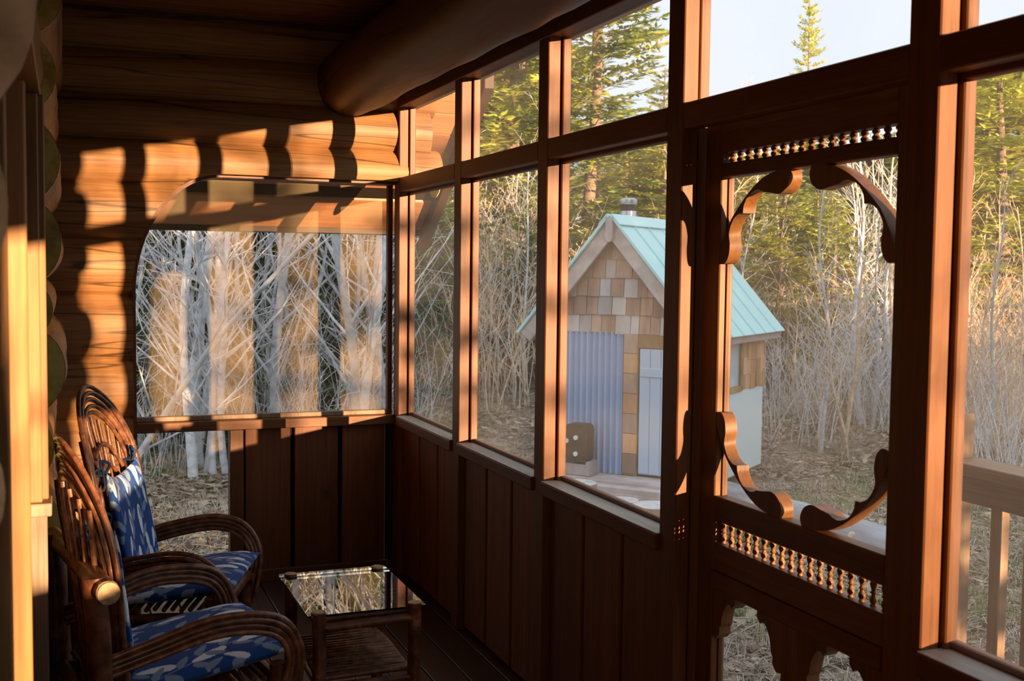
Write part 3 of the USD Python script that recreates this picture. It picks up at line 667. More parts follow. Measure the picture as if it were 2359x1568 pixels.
# ------------------------------------------------------------------ the shed
TURQ = plain("turquoise_roof_metal", (0.50, 0.84, 0.86), 0.45, 0.4)
TURQ2 = plain("turquoise_ridge_metal", (0.55, 0.86, 0.88), 0.45, 0.4)
SHING = noisy("cedar_shingle_wood", [(0.25, (0.24, 0.13, 0.085)), (0.5, (0.44, 0.29, 0.21)), (0.8, (0.58, 0.43, 0.33))], 5.0, 4, 0.8, 0.3, 0.01, stretch=(1, 1, 0.25))
SHINGP = noisy("pale_shingle_wood", [(0.3, (0.44, 0.38, 0.34)), (0.7, (0.68, 0.63, 0.60))], 5.0, 4, 0.8, 0.3, 0.01, stretch=(1, 1, 0.25))
SHINGO = noisy("orange_shingle_wood", [(0.25, (0.38, 0.17, 0.07)), (0.5, (0.60, 0.33, 0.17)), (0.8, (0.74, 0.50, 0.31))], 5.0, 4, 0.8, 0.3, 0.01, stretch=(1, 1, 0.25))
TRIM = noisy("pale_barge_wood", [(0.3, (0.42, 0.35, 0.33)), (0.7, (0.64, 0.56, 0.54))], 6.0, 3, 0.7, 0.2, 0.005)
CORR = plain("corrugated_steel", (0.46, 0.60, 0.80), 0.32, 0.6, 0.3)
BLUEDOOR = plain("pale_blue_door_paint", (0.52, 0.64, 0.78), 0.6, 0.3)
WHITE = plain("white_sheet_panel", (0.74, 0.86, 0.88), 0.5, 0.3)
MILK = plain("milky_window_sheet", (0.50, 0.62, 0.70), 0.25, 0.5)
TAN = noisy("tan_shed_framing", [(0.3, (0.25, 0.15, 0.07)), (0.7, (0.48, 0.31, 0.15))], 6.0, 3, 0.8, 0.2, 0.005)
STEEL = plain("chimney_steel", (0.55, 0.58, 0.62), 0.3, 0.5, 0.8)
RUST = noisy("rusty_brown_metal", [(0.3, (0.035, 0.02, 0.016)), (0.7, (0.10, 0.06, 0.04))], 9.0, 4, 0.6, 0.2, 0.005)
STUMPTOP = noisy("pale_stump_top", [(0.3, (0.50, 0.50, 0.50)), (0.7, (0.76, 0.78, 0.80))], 15.0, 3, 0.8, 0.2, 0.01)
STUMPSIDE = noisy("stump_bark", [(0.3, (0.22, 0.17, 0.13)), (0.7, (0.50, 0.43, 0.36))], 10.0, 4, 0.9, 0.4, 0.02, stretch=(1, 1, .3))
GREYLOG = noisy("weathered_grey_log", [(0.25, (0.10, 0.10, 0.10)), (0.42, (0.30, 0.32, 0.35)), (0.6, (0.46, 0.50, 0.56)), (0.8, (0.58, 0.62, 0.68))], 7.0, 6, 0.75, 0.35, 0.02, stretch=(1, .15, 1))

u_ = np.array([0.624, -0.782]); b_ = np.array([0.782, 0.624])
ang = math.atan2(u_[1], u_[0])
SC = np.array([4.735, 9.50])                      # middle of the front wall
shed = thing("shed", "little shed with a steep turquoise metal roof, shingled gable and corrugated front", "shed", (SC[0], SC[1], 0), ang)
# local: x along the front to the right, y to the back, z absolute
HW, DP, ZB, ZE, ZA = 0.76, 2.00, -0.32, 1.00, 2.06
obj("wall_core", bx(-HW + .02, HW - .02, 0.03, DP - .03, ZB, ZE), TAN, shed)
gv = Polygon([(-0.90, 0.99), (0.90, 0.99), (0.0, 1.96)])
obj("gable_backing", xz_plate(gv, 0.02, 0.05), TAN, shed)
obj("gable_backing", xz_plate(gv, DP - .05, DP - .02), TAN, shed)
# corrugated sheet at the left of the front
xw = np.linspace(-HW, 0.10, 130); wv = 0.024 * np.sin(xw / 0.062 * 2 * PI)
cp = Polygon(np.vstack([np.stack([xw, -0.016 + wv], 1), np.stack([xw[::-1], np.full(130, 0.03)], 1)]))
v, f = extrude(cp, 1.0 - ZB); obj("corrugated_sheet", (v + [0, 0, ZB], f), CORR, shed, smooth=50, label="corrugated blue grey steel sheet")
obj("door_post", bx(0.10, 0.25, -0.02, 0.03, ZB, 1.0), TAN, shed)
for k in range(7):
    obj("post_shingle", bx(0.105, 0.245, -0.030, -0.018, ZB + .02 + .185 * k, ZB + .20 + .185 * k), SHINGO if k % 2 else SHING, shed)
obj("door_lintel", bx(0.10, HW, -0.022, 0.03, 0.86, 1.0), TAN, shed)
dr = obj("door", bx(0.262, 0.69, -0.015, 0.02, ZB + .02, 0.855), BLUEDOOR, shed, label="pale blue boarded shed door")
for k in range(4):
    obj("door_board", bx(0.265 + .106 * k, 0.366 + .106 * k, -0.024, -0.013, ZB + .03, 0.85), BLUEDOOR, dr)
obj("door_batten", bx(0.27, 0.685, -0.034, -0.02, 0.60, 0.68), BLUEDOOR, dr)
obj("corner_post", bx(0.69, HW, -0.025, 0.04, ZB, 1.0), TAN, shed)
# gable shingles
zr = [0.985, 1.155, 1.325, 1.495, 1.665, 1.82]
r5 = np.random.default_rng(5)
for k in range(5):
    x = -0.92 - r5.uniform(0, .1)
    while x < 0.92:
        w = r5.uniform(.085, .165); x0, x1 = x + .003, x + w - .003; x += w
        zt = zr[k + 1] + 0.03
        lim = lambda z: 0.88 * (1.96 - z) / 0.97
        p = sbox(x0, zr[k] + r5.uniform(-.006, .006), x1, zt).intersection(Polygon([(-lim(.98), .98), (lim(.98), .98), (0, 1.955)]))
        if p.is_empty or p.area < .0015 or p.geom_type != "Polygon":
            continue
        d = 0.002 + 0.006 * r5.random()
        m_ = [SHING, SHING, SHING, SHINGP, SHINGP][r5.integers(5)] if k in (0, 1, 2) else [SHING, SHING, SHING, SHING, SHINGP][r5.integers(5)]
        v, f = xz_plate(p, 0, 0.012)
        v = v.copy(); v[:, 1] += -0.006 - d - 0.016 * (zt - v[:, 2]) / .2
        obj("gable_shingle", (v, f), m_, shed, smooth=False)
# the right side: window, shingles, white panel
obj("side_panel", bx(HW - .01, HW + .012, 0.02, DP + .02, -0.44, 0.40), WHITE, shed, label="pale sheet panel on the lower side wall")
wn = obj("side_window_frame", cat(bx(HW - .01, HW + .03, 1.27, 1.33, 0.40, 0.96), bx(HW - .01, HW + .03, 0.30, 1.33, 0.385, 0.44), bx(HW - .01, HW + .03, 0.30, 0.36, 0.40, 0.96)), TAN, shed)
obj("window_pane", bx(HW - .008, HW + .004, 0.36, 1.27, 0.44, 0.98), MILK, wn)
for k in range(4):
    y = 1.335
    while y < DP + .02:
        w = r5.uniform(.09, .18); y1 = min(y + w, DP + .03)
        obj("side_shingle", bx(HW - .005 + .003 * r5.random(), HW + .022 + .012 * r5.random(), y + .003, y1 - .003, 0.40 + .145 * k - .012 * r5.random(), 0.57 + .145 * k), SHINGO, shed); y = y1 + .0
    y = 0.03
    while y < 0.295:
        obj("side_shingle", bx(HW - .005, HW + .022 + .012 * r5.random(), y + .003, y + .125, 0.40 + .145 * k, 0.57 + .145 * k), SHINGO, shed); y += .13
# roof: ribbed panels on both slopes
rise = math.atan2(ZA - 0.955, 0.945); ln = math.hypot(ZA - 0.955, 0.945)
for s in (-1, 1):
    npan = 7; e = np.linspace(-0.16, DP + 0.16, npan + 1)
    for p0, p1 in zip(e[:-1], e[1:]):
        v, f = cat(bx(0, ln, p0 + .001, p1 - .001, 0, .012), bx(0, ln, p0 - .006, p0 + .006, 0.0, .026))
        v = rot((v, f), Ry(rise))[0]
        v = v * [s, 1, 1] + [0, 0, ZA]
        obj("roof_panel", (v, f if s > 0 else f[:, ::-1]), TURQ, shed, smooth=False)
    v, f = bx(0.0, 0.13, -0.17, DP + 0.17, 0.022, 0.034); v = rot((v, f), Ry(rise))[0] * [s, 1, 1] + [0, 0, ZA]
    obj("ridge_cap", (v, f if s > 0 else f[:, ::-1]), TURQ2, shed, smooth=False)
    for y0 in (-0.135, DP + 0.10):
        v, f = bx(0.015, ln - .02, y0, y0 + .035, -0.135, -0.004); v = rot((v, f), Ry(rise))[0] * [s, 1, 1] + [0, 0, ZA]
        obj("barge_board", (v, f if s > 0 else f[:, ::-1]), TRIM, shed, smooth=False, label="pale barge board along the gable")
    obj("eave_board", bx(s * 0.875, s * 0.91, -0.13, DP + 0.13, 0.885, 0.985), TRIM, shed)
fp = Polygon([(-.034, 2.05), (.034, 2.05), (.036, 1.86), (.012, 1.825), (-.012, 1.825), (-.036, 1.86)])
obj("gable_finial", xz_plate(fp, -0.175, -0.135), TRIM, shed, label="short pointed board hanging at the gable peak")
ch_ = obj("chimney_pipe", tube(line((-0.30, 0.90, 1.55), (-0.30, 0.90, 2.16), 8), .085, 24), STEEL, shed, label="round metal chimney pipe behind the gable", smooth=50)
obj("chimney_collar", tube([(-0.30, .90, 2.155), (-0.30, .90, 2.17), (-0.30, .90, 2.25)], [.085, .07, .07], 24), RUST, ch_, smooth=50)
obj("chimney_cap", tube([(-0.30, .90, 2.225), (-0.30, .90, 2.24), (-0.30, .90, 2.275), (-0.30, .90, 2.29)], [.085, .092, .092, .06], 24), STEEL, ch_, smooth=40)
# platform in front
for k in range(5):
    obj("deck_plank", bx(-1.0, 1.1, -0.62 + .125 * k, -0.50 + .125 * k, ZB - .05, ZB - .005), TRIM, shed)
obj("deck_beam", bx(-1.0, 1.1, -0.62, -0.56, ZB - .17, ZB - .05), TRIM, shed)
for x in (-0.9, -0.2, 0.5, 1.05):
    obj("deck_leg", bx(x, x + .06, -0.60, -0.54, -0.75, ZB - .17), TRIM, shed)
obj("floor_frame", bx(-HW, HW, 0.0, DP, ZB - .14, ZB), TAN, shed)
for x in (-0.6, 0.6):
    for y in (0.2, 1.8):
        obj("floor_pier", bx(x - .1, x + .1, y - .1, y + .1, -0.8, ZB - .14), STUMPSIDE, shed)

def shed_at(x, y): return SC + u_ * x + b_ * y
p = shed_at(-0.25, -0.20)
st = thing("camp_stove", "brown metal box with rounded top and two pale knobs, standing on the shed's front deck", "stove", (p[0], p[1], ZB), ang)
rb = sbox(-.115, 0.12, .115, .47).buffer(-.05).buffer(.05)
obj("body", xz_plate(rb, -.07, .07), RUST, st, smooth=40)
for x, z in ((0.0, .345), (-0.095, .31), (0.0, .195)):
    obj("knob", disc((x, -.085, z), (0, -1, 0), .022, .016, 14, 3), WHITE, st)
obj("stand", cat(bx(-.12, .12, -.08, .08, 0, .10), bx(-.14, -.11, -.09, .09, 0, .12), bx(.11, .15, -.09, .09, 0, .13)), TRIM, st)

for k, (x, y, zt, r, lab) in enumerate(((3.86, 8.40, -0.165, .17, "pale topped cut stump left of the others, half hidden by the sill"), (3.97, 7.80, -0.20, .13, "low cut stump between the two larger ones below the shed deck"), (4.03, 7.40, -0.165, .16, "broad pale topped cut stump nearest the screened wall"))):
    zg = float(ground_z(x, y)) - .05
    s_ = thing("stump", lab, "stump", (x, y, zg))
    obj("trunk", tube(line((0, 0, 0), (0, 0, zt - zg), 6), [r * 1.15, r * 1.05, r, r, r, r], 20, True, .06, k), STUMPSIDE, s_, smooth=50)
    obj("cut_top", disc((0, 0, zt - zg + .004), (0, 0, 1), r * .99, .006, 20, k), STUMPTOP, s_)
# the big fallen log
A, B = np.array([5.35, 8.75, -0.42]), np.array([5.50, 6.10, -0.41])
fl = thing("fallen_log", "big grey weathered log lying on the ground below the shed's side wall", "log", tuple(A))
obj("trunk", tube(line((0, 0, 0), B - A, 40), np.linspace(.15, .165, 40), 28, True, .07, 5), GREYLOG, fl, smooth=True)
obj("cut_end", disc((B - A) * 1.001, (B - A), .162, .008, 24, 5), GREYEND, fl)
obj("cut_end", disc((A - B) * .001, (A - B), .148, .008, 24, 6), DARK, fl, label="dark old cut end")
for t, s in ((0.52, .035), (0.30, .03), (0.75, .028)):
    q = (B - A) * t + np.array([-.135, 0, .06])
    obj("knot", tube([q, q + [-.022, 0, .012], q + [-.026, 0, .014]], [s * 1.3, s, s * .6], 12), GREYEND, fl)

# ------------------------------------------------------------------ trees
BARKG = noisy("grey_sapling_bark", [(0.25, (0.3142, 0.3142, 0.3273)), (0.5, (0.6545, 0.6807, 0.7199)), (0.75, (0.8901, 0.9, 0.9))], 9.0, 4, 0.85, 0.2, 0.01)
BARKT = noisy("tan_brush_bark", [(0.25, (0.3887, 0.2736, 0.1881)), (0.5, (0.7775, 0.5985, 0.4446)), (0.75, (0.9, 0.855, 0.684))], 9.0, 4, 0.85, 0.2, 0.01)
BARKD = noisy("conifer_bark", [(0.3, (0.1152, 0.0816, 0.0576)), (0.55, (0.2592, 0.192, 0.144)), (0.75, (0.4032, 0.3168, 0.24))], 8.0, 4, 0.9, 0.4, 0.02)
BARKW = noisy("pale_birch_bark", [(0.25, (0.342, 0.324, 0.297)), (0.5, (0.594, 0.576, 0.54)), (0.75, (0.702, 0.684, 0.648))], 9.0, 4, 0.8, 0.2, 0.01)
DRY = noisy("dry_grass_blades", [(0.3, (0.30, 0.23, 0.15)), (0.7, (0.58, 0.49, 0.36))], 3.0, 3, 0.9, 0.1, 0.01)
GRASS = noisy("green_grass_blades", [(0.3, (0.10, 0.20, 0.05)), (0.7, (0.24, 0.36, 0.10))], 3.0, 3, 0.9, 0.1, 0.01)
LITTER = noisy("leaf_litter", [(0.3, (0.22, 0.14, 0.09)), (0.7, (0.52, 0.42, 0.33))], 3.0, 3, 0.9, 0.1, 0.01)

def needles(name, c0, c1):
    return mat(name, {"oi": ("object_info", {}), "tc": ("texture_coordinate", {}), "n": ("noise_texture", {"scale": 1.3, "detail": 3.0}), "r": ("rgb_ramp", {"ramp": [(0.3, c0), (0.7, c1)]}),
                      "tone": ("map_range", {"to_min": 0.7, "to_max": 1.15}), "mul": ("vector_math", {"math_type": "scale"}),
                      "d": ("diffuse_bsdf", {}), "t": ("translucent_bsdf", {}), "m": ("mix_closure", {"fac": 0.35})},
               [("tc.object", "n.vector"), ("n.fac", "r.fac"), ("r.color", "mul.vector1"), ("oi.random", "tone.value"), ("tone.result", "mul.scale"), ("mul.vector", "d.color"), ("mul.vector", "t.color"), ("d.BSDF", "m.closure1"), ("t.BSDF", "m.closure2")], "m.closure")
NEED1 = needles("green_needles", (0.22, 0.31, 0.07), (0.42, 0.50, 0.11))
NEED2 = needles("yellow_green_needles", (0.40, 0.44, 0.07), (0.60, 0.62, 0.12))
NEED3 = needles("dark_green_needles", (0.07, 0.17, 0.07), (0.18, 0.31, 0.11))

def bare_tree(name, label, group, barkm, H, r0, seed, nb=26, spread=0.55, lean=0.0, first=0.18, fine=3, bl=0.22):
    r = np.random.default_rng(seed)
    t = thing(name, label, "tree", (0, 0, 0), group=group)
    n = 18; z = np.linspace(0, 1, n)
    ph = r.uniform(0, 6, 4)
    px = lean * z * H * .6 + 0.02 * H * np.sin(z * 5 + ph[0]) * z + 0.012 * H * np.sin(z * 11 + ph[1])
    py = 0.02 * H * np.sin(z * 4 + ph[2]) * z + 0.010 * H * np.sin(z * 10 + ph[3])
    tr = np.stack([px, py, z * H - 0.15], 1); tr[:, :2] -= tr[0, :2]
    obj("trunk", tube(tr, r0 * (1 - 0.9 * z) + .004, 9, True, .08, seed), barkm, t, smooth=60)
    bs = []
    for k in range(nb):
        f = first + (1 - first) * (k + r.random()) / nb; i = f * (n - 1); i0 = int(min(i, n - 2)); p = tr[i0] + (tr[i0 + 1] - tr[i0]) * (i - i0)
        a = r.uniform(0, 2 * PI); L_ = H * bl * (1 - .65 * f) * r.uniform(.6, 1.4); up = r.uniform(.25, 1.1)
        d = np.array([math.cos(a) * spread, math.sin(a) * spread, up * .8]); d /= np.linalg.norm(d)
        m = 6; s = np.linspace(0, 1, m)[:, None]
        q = p + d * L_ * s + np.array([0, 0, 1]) * L_ * .18 * s ** 2 + (r.random((m, 3)) - .5) * L_ * .06 * s
        rb = max(r0 * .32 * (1 - f) + .003, .0035)
        bs.append(tube(q, np.linspace(rb, .0022, m), 5, False))
        for _ in range(fine):
            g = r.uniform(.3, .95) * (m - 1); g0 = int(min(g, m - 2)); o = q[g0] + (q[g0 + 1] - q[g0]) * (g - g0)
            d2 = d + r.normal(0, .55, 3) + [0, 0, .2]; d2 /= np.linalg.norm(d2); l2 = L_ * r.uniform(.25, .5)
            bs.append(tube(np.array([o, o + d2 * l2 * .5 + r.normal(0, .02, 3) * l2, o + d2 * l2]), [.0038, .003, .0018], 3, False))
    obj("branches", cat(*bs), barkm, t, kind="stuff", smooth=60)
    return t

def conifer(name, label, group, need, H, Rr, seed, z0=0.06, spray=1.0, dens=1.0, sparse=0.0, droop=0.25):
    r = np.random.default_rng(seed)
    t = thing(name, label, "tree", (0, 0, 0), group=group)
    z = np.linspace(0, 1, 14)
    tr = np.stack([.01 * H * np.sin(z * 4 + seed), .01 * H * np.sin(z * 3 + 2 * seed), z * H - .2], 1); tr[:, :2] -= tr[0, :2]
    obj("trunk", tube(tr, .013 * H * (1 - .93 * z) + .01, 9, True, .05, seed), BARKD, t, smooth=60)
    bs, C, D1, D2 = [], [], [], []
    zc = z0 * H
    while zc < .985 * H:
        f = zc / H; L0 = Rr * (1 - f) ** .75 + .12
        for k in range(r.integers(4, 7)):
            if r.random() < sparse: continue
            a = r.uniform(0, 2 * PI); L_ = L0 * r.uniform(.65, 1.15); dz = r.uniform(-.15, .25) + .35 * f
            m = 6; s = np.linspace(0, 1, m)[:, None]
            b0 = np.array([np.interp(f, z, tr[:, 0]), np.interp(f, z, tr[:, 1]), zc - .2])
            d = np.array([math.cos(a), math.sin(a), dz])
            q = b0 + d * L_ * s - np.array([0, 0, droop]) * L_ * (s ** 1.5) * (1 - f) + np.array([0, 0, .12]) * L_ * s ** 3
            bs.append(tube(q, np.linspace(.004 * H * (1 - f) * .35 + .006, .003, m), 4, False))
            ns = max(3, int(L_ * 11 * dens))
            for g in np.linspace(.18, 1.0, ns):
                i = g * (m - 1); i0 = int(min(i, m - 2)); o = q[i0] + (q[i0 + 1] - q[i0]) * (i - i0)
                tw = .30 * L_ * (1.15 - g) + .10
                for side in (-1, 1):
                    perp = np.array([-math.sin(a), math.cos(a), 0]) * side
                    fd = perp * r.uniform(.6, 1.0) + d * r.uniform(.4, .9) + [0, 0, r.uniform(-.25, .2)]
                    fd /= np.linalg.norm(fd)
                    for e in range(2):
                        C.append(o + fd * tw * (.15 + .5 * e * r.random()) + r.normal(0, .03, 3)); D1.append((fd + r.normal(0, .25, 3)) * .17 * spray * r.uniform(.7, 1.3))
                        nn = np.cross(fd, [0, 0, 1.0]) + r.normal(0, .5, 3); D2.append(nn / (np.linalg.norm(nn) + 1e-6) * .045 * spray * r.uniform(.7, 1.3))
        zc += max(.22, .030 * H) * r.uniform(.7, 1.3)
    C, D1, D2 = map(np.array, (C, D1, D2))
    v = np.stack([C - D1 * .2, C + D1 * .35 + D2, C + D1, C + D1 * .35 - D2], 1).reshape(-1, 3)
    a = np.arange(len(C)) * 4
    f = np.vstack([np.stack([a, a + 1, a + 2], 1), np.stack([a, a + 2, a + 3], 1)])
    obj("branches", cat(*bs), BARKD, t, kind="stuff", smooth=60)
    obj("needles", (v, f), need, t, kind="stuff", smooth=False)
    return t

def thicket(name, label, group, barkm, seed, n=34, H=3.2, rad=0.9):
    """A clump of many thin stems from the ground."""
    r = np.random.default_rng(seed)
    t = thing(name, label, "bush", (0, 0, 0), group=group)
    S, T = [], []
    for _ in range(n):
        a, q = r.uniform(0, 2 * PI), rad * math.sqrt(r.random()); o = np.array([q * math.cos(a), q * math.sin(a), -.15])
        h = H * r.uniform(.5, 1.1); ln_ = r.normal(0, .16, 2); m = 6; s = np.linspace(0, 1, m)[:, None]
        p = o + np.concatenate([ln_ * h, [h]]) * s + np.concatenate([ln_ * h * .5, [-.04 * h]]) * s ** 2 + r.normal(0, .012, (m, 3)) * h * s
        S.append(tube(p, np.linspace(r.uniform(.007, .015), .003, m), 4, False))
        for _ in range(6):
            g = r.uniform(.25, .98) * (m - 1); g0 = int(min(g, m - 2)); b = p[g0] + (p[g0 + 1] - p[g0]) * (g - g0)
            d = np.array([r.normal(0, .6), r.normal(0, .6), r.uniform(.3, 1)]); d /= np.linalg.norm(d); l = h * r.uniform(.08, .26)
            T.append(tube(np.array([b, b + d * l * .5 + r.normal(0, .02, 3), b + d * l]), [.0045, .0035, .002], 3, False))
    obj("stems", cat(*S), barkm, t, kind="stuff", smooth=60)
    obj("twigs", cat(*T), barkm, t, kind="stuff", smooth=60)
    return t

protos = {}
def plant(kind, x, y, rz=0.0, sc=1.0, label=None, group=None, make=None, dz=0.0, tilt=None):
    """The first of a kind is built and moved to its place, the others are copies of it."""
    z = float(ground_z(x, y)) + dz
    if kind not in protos:
        p = make(label, group); protos[kind] = p
        x_ = UsdGeom.Xform(p); x_.ClearXformOpOrder()
        x_.AddTranslateOp(opSuffix="c").Set(Gf.Vec3d(x, y, z)); x_.AddRotateXYZOp(opSuffix="c").Set(Gf.Vec3f(*(math.degrees(t) for t in (tilt or (0, 0))), math.degrees(rz))); x_.AddScaleOp(opSuffix="c").Set(Gf.Vec3f(*(sc if np.ndim(sc) else [sc] * 3)))
        return p
    return copy_of(protos[kind], (x, y, z), rz, label, group, sc, tilt)

SAP = [lambda l, g, k=k: bare_tree("bare_sapling", l, g, BARKG, [6.5, 5.2, 7.5, 4.6][k], [.045, .030, .060, .026][k], 100 + k, [34, 30, 36, 28][k], .6, [.0, .06, -.03, .10][k], .10) for k in range(4)]
BRU = [lambda l, g, k=k: bare_tree("brush_stem", l, g, BARKT, [4.6, 5.6, 3.8][k], [.036, .046, .030][k], 200 + k, [22, 26, 20][k], .4, [.03, -.05, .08][k], .25) for k in range(3)]
TH = [lambda l, g, k=k: thicket("twig_thicket", l, g, [BARKT, BARKG, BARKT][k], 300 + k, [40, 34, 46][k], [3.0, 2.6, 2.0][k], [.9, .8, .8][k]) for k in range(3)]
CON = [lambda l, g, k=k: conifer("conifer", l, g, [NEED1, NEED2, NEED3, NEED2][k], [12.0, 11.0, 9.0, 16.0][k], [2.6, 2.4, 2.2, 2.6][k], 400 + k, [.08, .10, .03, .28][k], [.95, .95, .9, 1.05][k], [1.5, 1.5, 1.7, 1.3][k], [0, .05, 0, .35][k]) for k in range(4)]

r9 = np.random.default_rng(21)
def third(px, a, b, d, dn, names=("left", "middle", "right")):
    """Which part of a window a plant shows in, and whether it stands in front or further back."""
    return names[min(2, max(0, int(3 * (px - a) / (b - a))))], ("front" if d < dn else "back")

g_end = "bare grey saplings beyond the end window"
l_end = "thin bare grey sapling in the tangle beyond the arched end window"
def at(px, y):                                    # x at the distance y for a column of the picture near the horizon
    d = R @ np.array([px - 1179.5, 184.0, -2634.5]); return d[0] / d[1] * y
# the trunks one can tell apart through the end window
plant("sap2", at(722, 14.5), 14.5, 0.3, (1.7, 1.7, 1.25), "thickest pale trunk beyond the end window, right of its middle", "marked trunks beyond the end window", SAP[2])
plant("sap0", at(650, 12.0), 12.0, 1.3, 1.2, "straight pale trunk just left of the thickest one beyond the end window", "marked trunks beyond the end window", SAP[0])
plant("sap1", at(470, 11.8), 11.8, 2.2, 1.4, "slim pale trunk near the left third of the end window", "marked trunks beyond the end window", SAP[1])
plant("sap0", at(800, 11.5), 11.5, 4.0, 1.15, "slightly leaning pale trunk near the right side of the end window", "marked trunks beyond the end window", SAP[0])
plant("sap3", at(225, 10.5), 10.5, -0.2, (1.1, 1.1, 1.3), "leaning sapling crossing the left edge of the end window", "marked trunks beyond the end window", SAP[3], tilt=(0.0, 0.62))
for k in range(74):
    y = r9.uniform(11.5, 19.0); px = r9.uniform(215, 930)
    i = int(r9.integers(0, 4))
    plant(f"sap{i}", at(px, y), y, r9.uniform(0, 6.28), r9.uniform(.8, 1.2), *(lambda t: (f"thin bare grey sapling in the {t[1]} of the tangle, {t[0]} third of the end window", f"grey saplings {t[1]} {t[0]} beyond the end window"))(third(px, 310, 890, y, 15)), SAP[i], tilt=(r9.normal(0, .06), r9.normal(0, .07)))
for k in range(18):
    y = r9.uniform(11.0, 16); px = r9.uniform(260, 930); i = 1
    plant(f"th{i}", at(px, y), y, r9.uniform(0, 6.28), r9.uniform(.35, .8), *(lambda t: (f"low grey brown twig thicket under the saplings, {t[0]} third of the end window", f"low thickets {t[0]} beyond the end window"))(third(px, 310, 890, y, 13)), TH[i])
# hillside in the two far bays
for k in range(44):
    y = r9.uniform(13.5, 30); px = r9.uniform(930, 1290); i = int(r9.integers(0, 3))
    plant(f"th{i}", at(px, y), y, r9.uniform(0, 6.28), r9.uniform(.5, 1.0), *(lambda t: (f"brown twig thicket on the {t[1]} of the slope, seen in the {t[0]} screened bay", f"slope thickets {t[1]} {t[0]}"))(third(px, 940, 1290, y, 21, ("farthest", "second", "third"))), TH[i])
for k in range(26):
    y = r9.uniform(14, 28); px = r9.uniform(930, 1300); i = int(r9.integers(0, 4))
    plant(f"sap{i}", at(px, y), y, r9.uniform(0, 6.28), r9.uniform(.4, .65), *(lambda t: (f"bare grey sapling on the slope left of the shed, seen in the {t[0]} screened bay", f"slope saplings {t[0]}"))(third(px, 940, 1290, y, 21, ("farthest", "second", "third"))), SAP[i])
# tan brush behind the shed, right
for k in range(64):
    px = r9.uniform(1560, 2140); y = r9.uniform(10.6, 19.0) if px > 1820 else r9.uniform(13.0, 20.0); i = int(r9.integers(0, 3))
    plant(f"bru{i}", at(px, y), y, r9.uniform(0, 6.28), r9.choice([r9.uniform(.38, .55), r9.uniform(.55, .8)]), *(lambda t: (f"tan bare stem in the {t[1]} of the dense brush, {t[0]} of the door opening", f"brush stems {t[1]} {t[0]} of the door"))(third(px, 1690, 2055, y, 14)), BRU[i], tilt=(r9.normal(0, .07), r9.normal(0, .09)))
for k in range(24):
    px = r9.uniform(1640, 2150); y = r9.uniform(10.8, 16.0) if px > 1830 else r9.uniform(13.5, 18); i = int(r9.integers(0, 3))
    plant(f"th{i}", at(px, y), y, r9.uniform(0, 6.28), r9.uniform(.4, .72), *(lambda t: (f"tan twig thicket at the foot of the brush, {t[0]} of the door opening", f"thickets {t[0]} of the door"))(third(px, 1690, 2055, y, 14)), TH[i])
for px, y, s, lab in ((1905, 10.8, .5, "forked grey trunk in front of the brush, seen in the upper half of the door"), (2020, 11.5, .48, "slanting grey trunk behind the door's right bracket"), (1800, 14.5, .5, "grey trunk rising behind the shed's roof corner")):
    plant("sap2", at(px, y), y, px * .01, (s * .8, s * .8, s), lab, "marked trunks beyond the door", SAP[2])
# beyond the right pane
plant("birch", at(2290, 9.5), 9.5, 1.0, .56, "slender pale birch trunk beyond the right screened bay", None, lambda l, g: bare_tree("birch_sapling", l, g, BARKW, 5.6, .036, 77, 26, .5, .05, .3))
for k in range(34):
    px = r9.uniform(2140, 2520); y = r9.uniform(8.5, 15.0); i = int(r9.integers(0, 3))
    plant(f"th{i}", at(px, y), y, r9.uniform(0, 6.28), r9.uniform(.35, .65), *(lambda t: (f"tan twig thicket beyond the deck railing, {t[1]} row", f"railing thickets {t[1]}"))(third(px, 2200, 2400, y, 11.5)), TH[i])
for k in range(16):
    px = r9.uniform(2170, 2480); y = r9.uniform(9.5, 15.0); i = int(r9.integers(0, 3))
    plant(f"bru{i}", at(px, y), y, r9.uniform(0, 6.28), r9.uniform(.34, .6), "thin tan stem beyond the deck railing", "bare stems beyond the deck railing", BRU[i])
# conifers
plant("con3", at(1362, 24.0), 24.0, 0.5, (.8, .8, 1.0), "tall sparse sunlit pine with a bare trunk above the shed", "single conifers", CON[3])
plant("con0", at(1345, 20.0), 20.0, 1.0, (1.0, 1.0, .62), "dense green conifer right behind the shed's chimney", "single conifers", CON[0])
plant("con1", at(1535, 26.0), 26.0, 2.0, (.6, .6, .45), "pointed sunlit conifer above the shed roof", "single conifers", CON[1])
plant("con1", at(1855, 38.0), 38.0, 1.2, (.6, .6, .86), "lone pointed treetop standing in the sky above the door", "single conifers", CON[1])
plant("con3", at(1180, 22.0), 22.0, 2.5, (1.2, 1.2, .70), "yellow green spreading conifer left of the tall pine", "single conifers", CON[3])
g_c = {"slope": "conifers on the slope behind the shed", "right": "sunlit conifers beyond the deck railing", "end": "dark conifers beyond the end window", "brush": "conifers behind the brush right of the shed"}
for k in range(20):
    px = r9.uniform(900, 1285); y = r9.uniform(22, 42); i = [0, 1, 3, 1][k % 4]
    plant(f"con{i}", at(px, y), y, r9.uniform(0, 6.28), (r9.uniform(.8, 1.2),) * 2 + (r9.uniform(.55, .85),), *(lambda t: (f"sunlit conifer on the slope, {t[0]} of the shed's chimney", f"slope conifers {t[0]}"))(third(px, 900, 1650, y, 30, ("far left", "left", "right"))), CON[i])
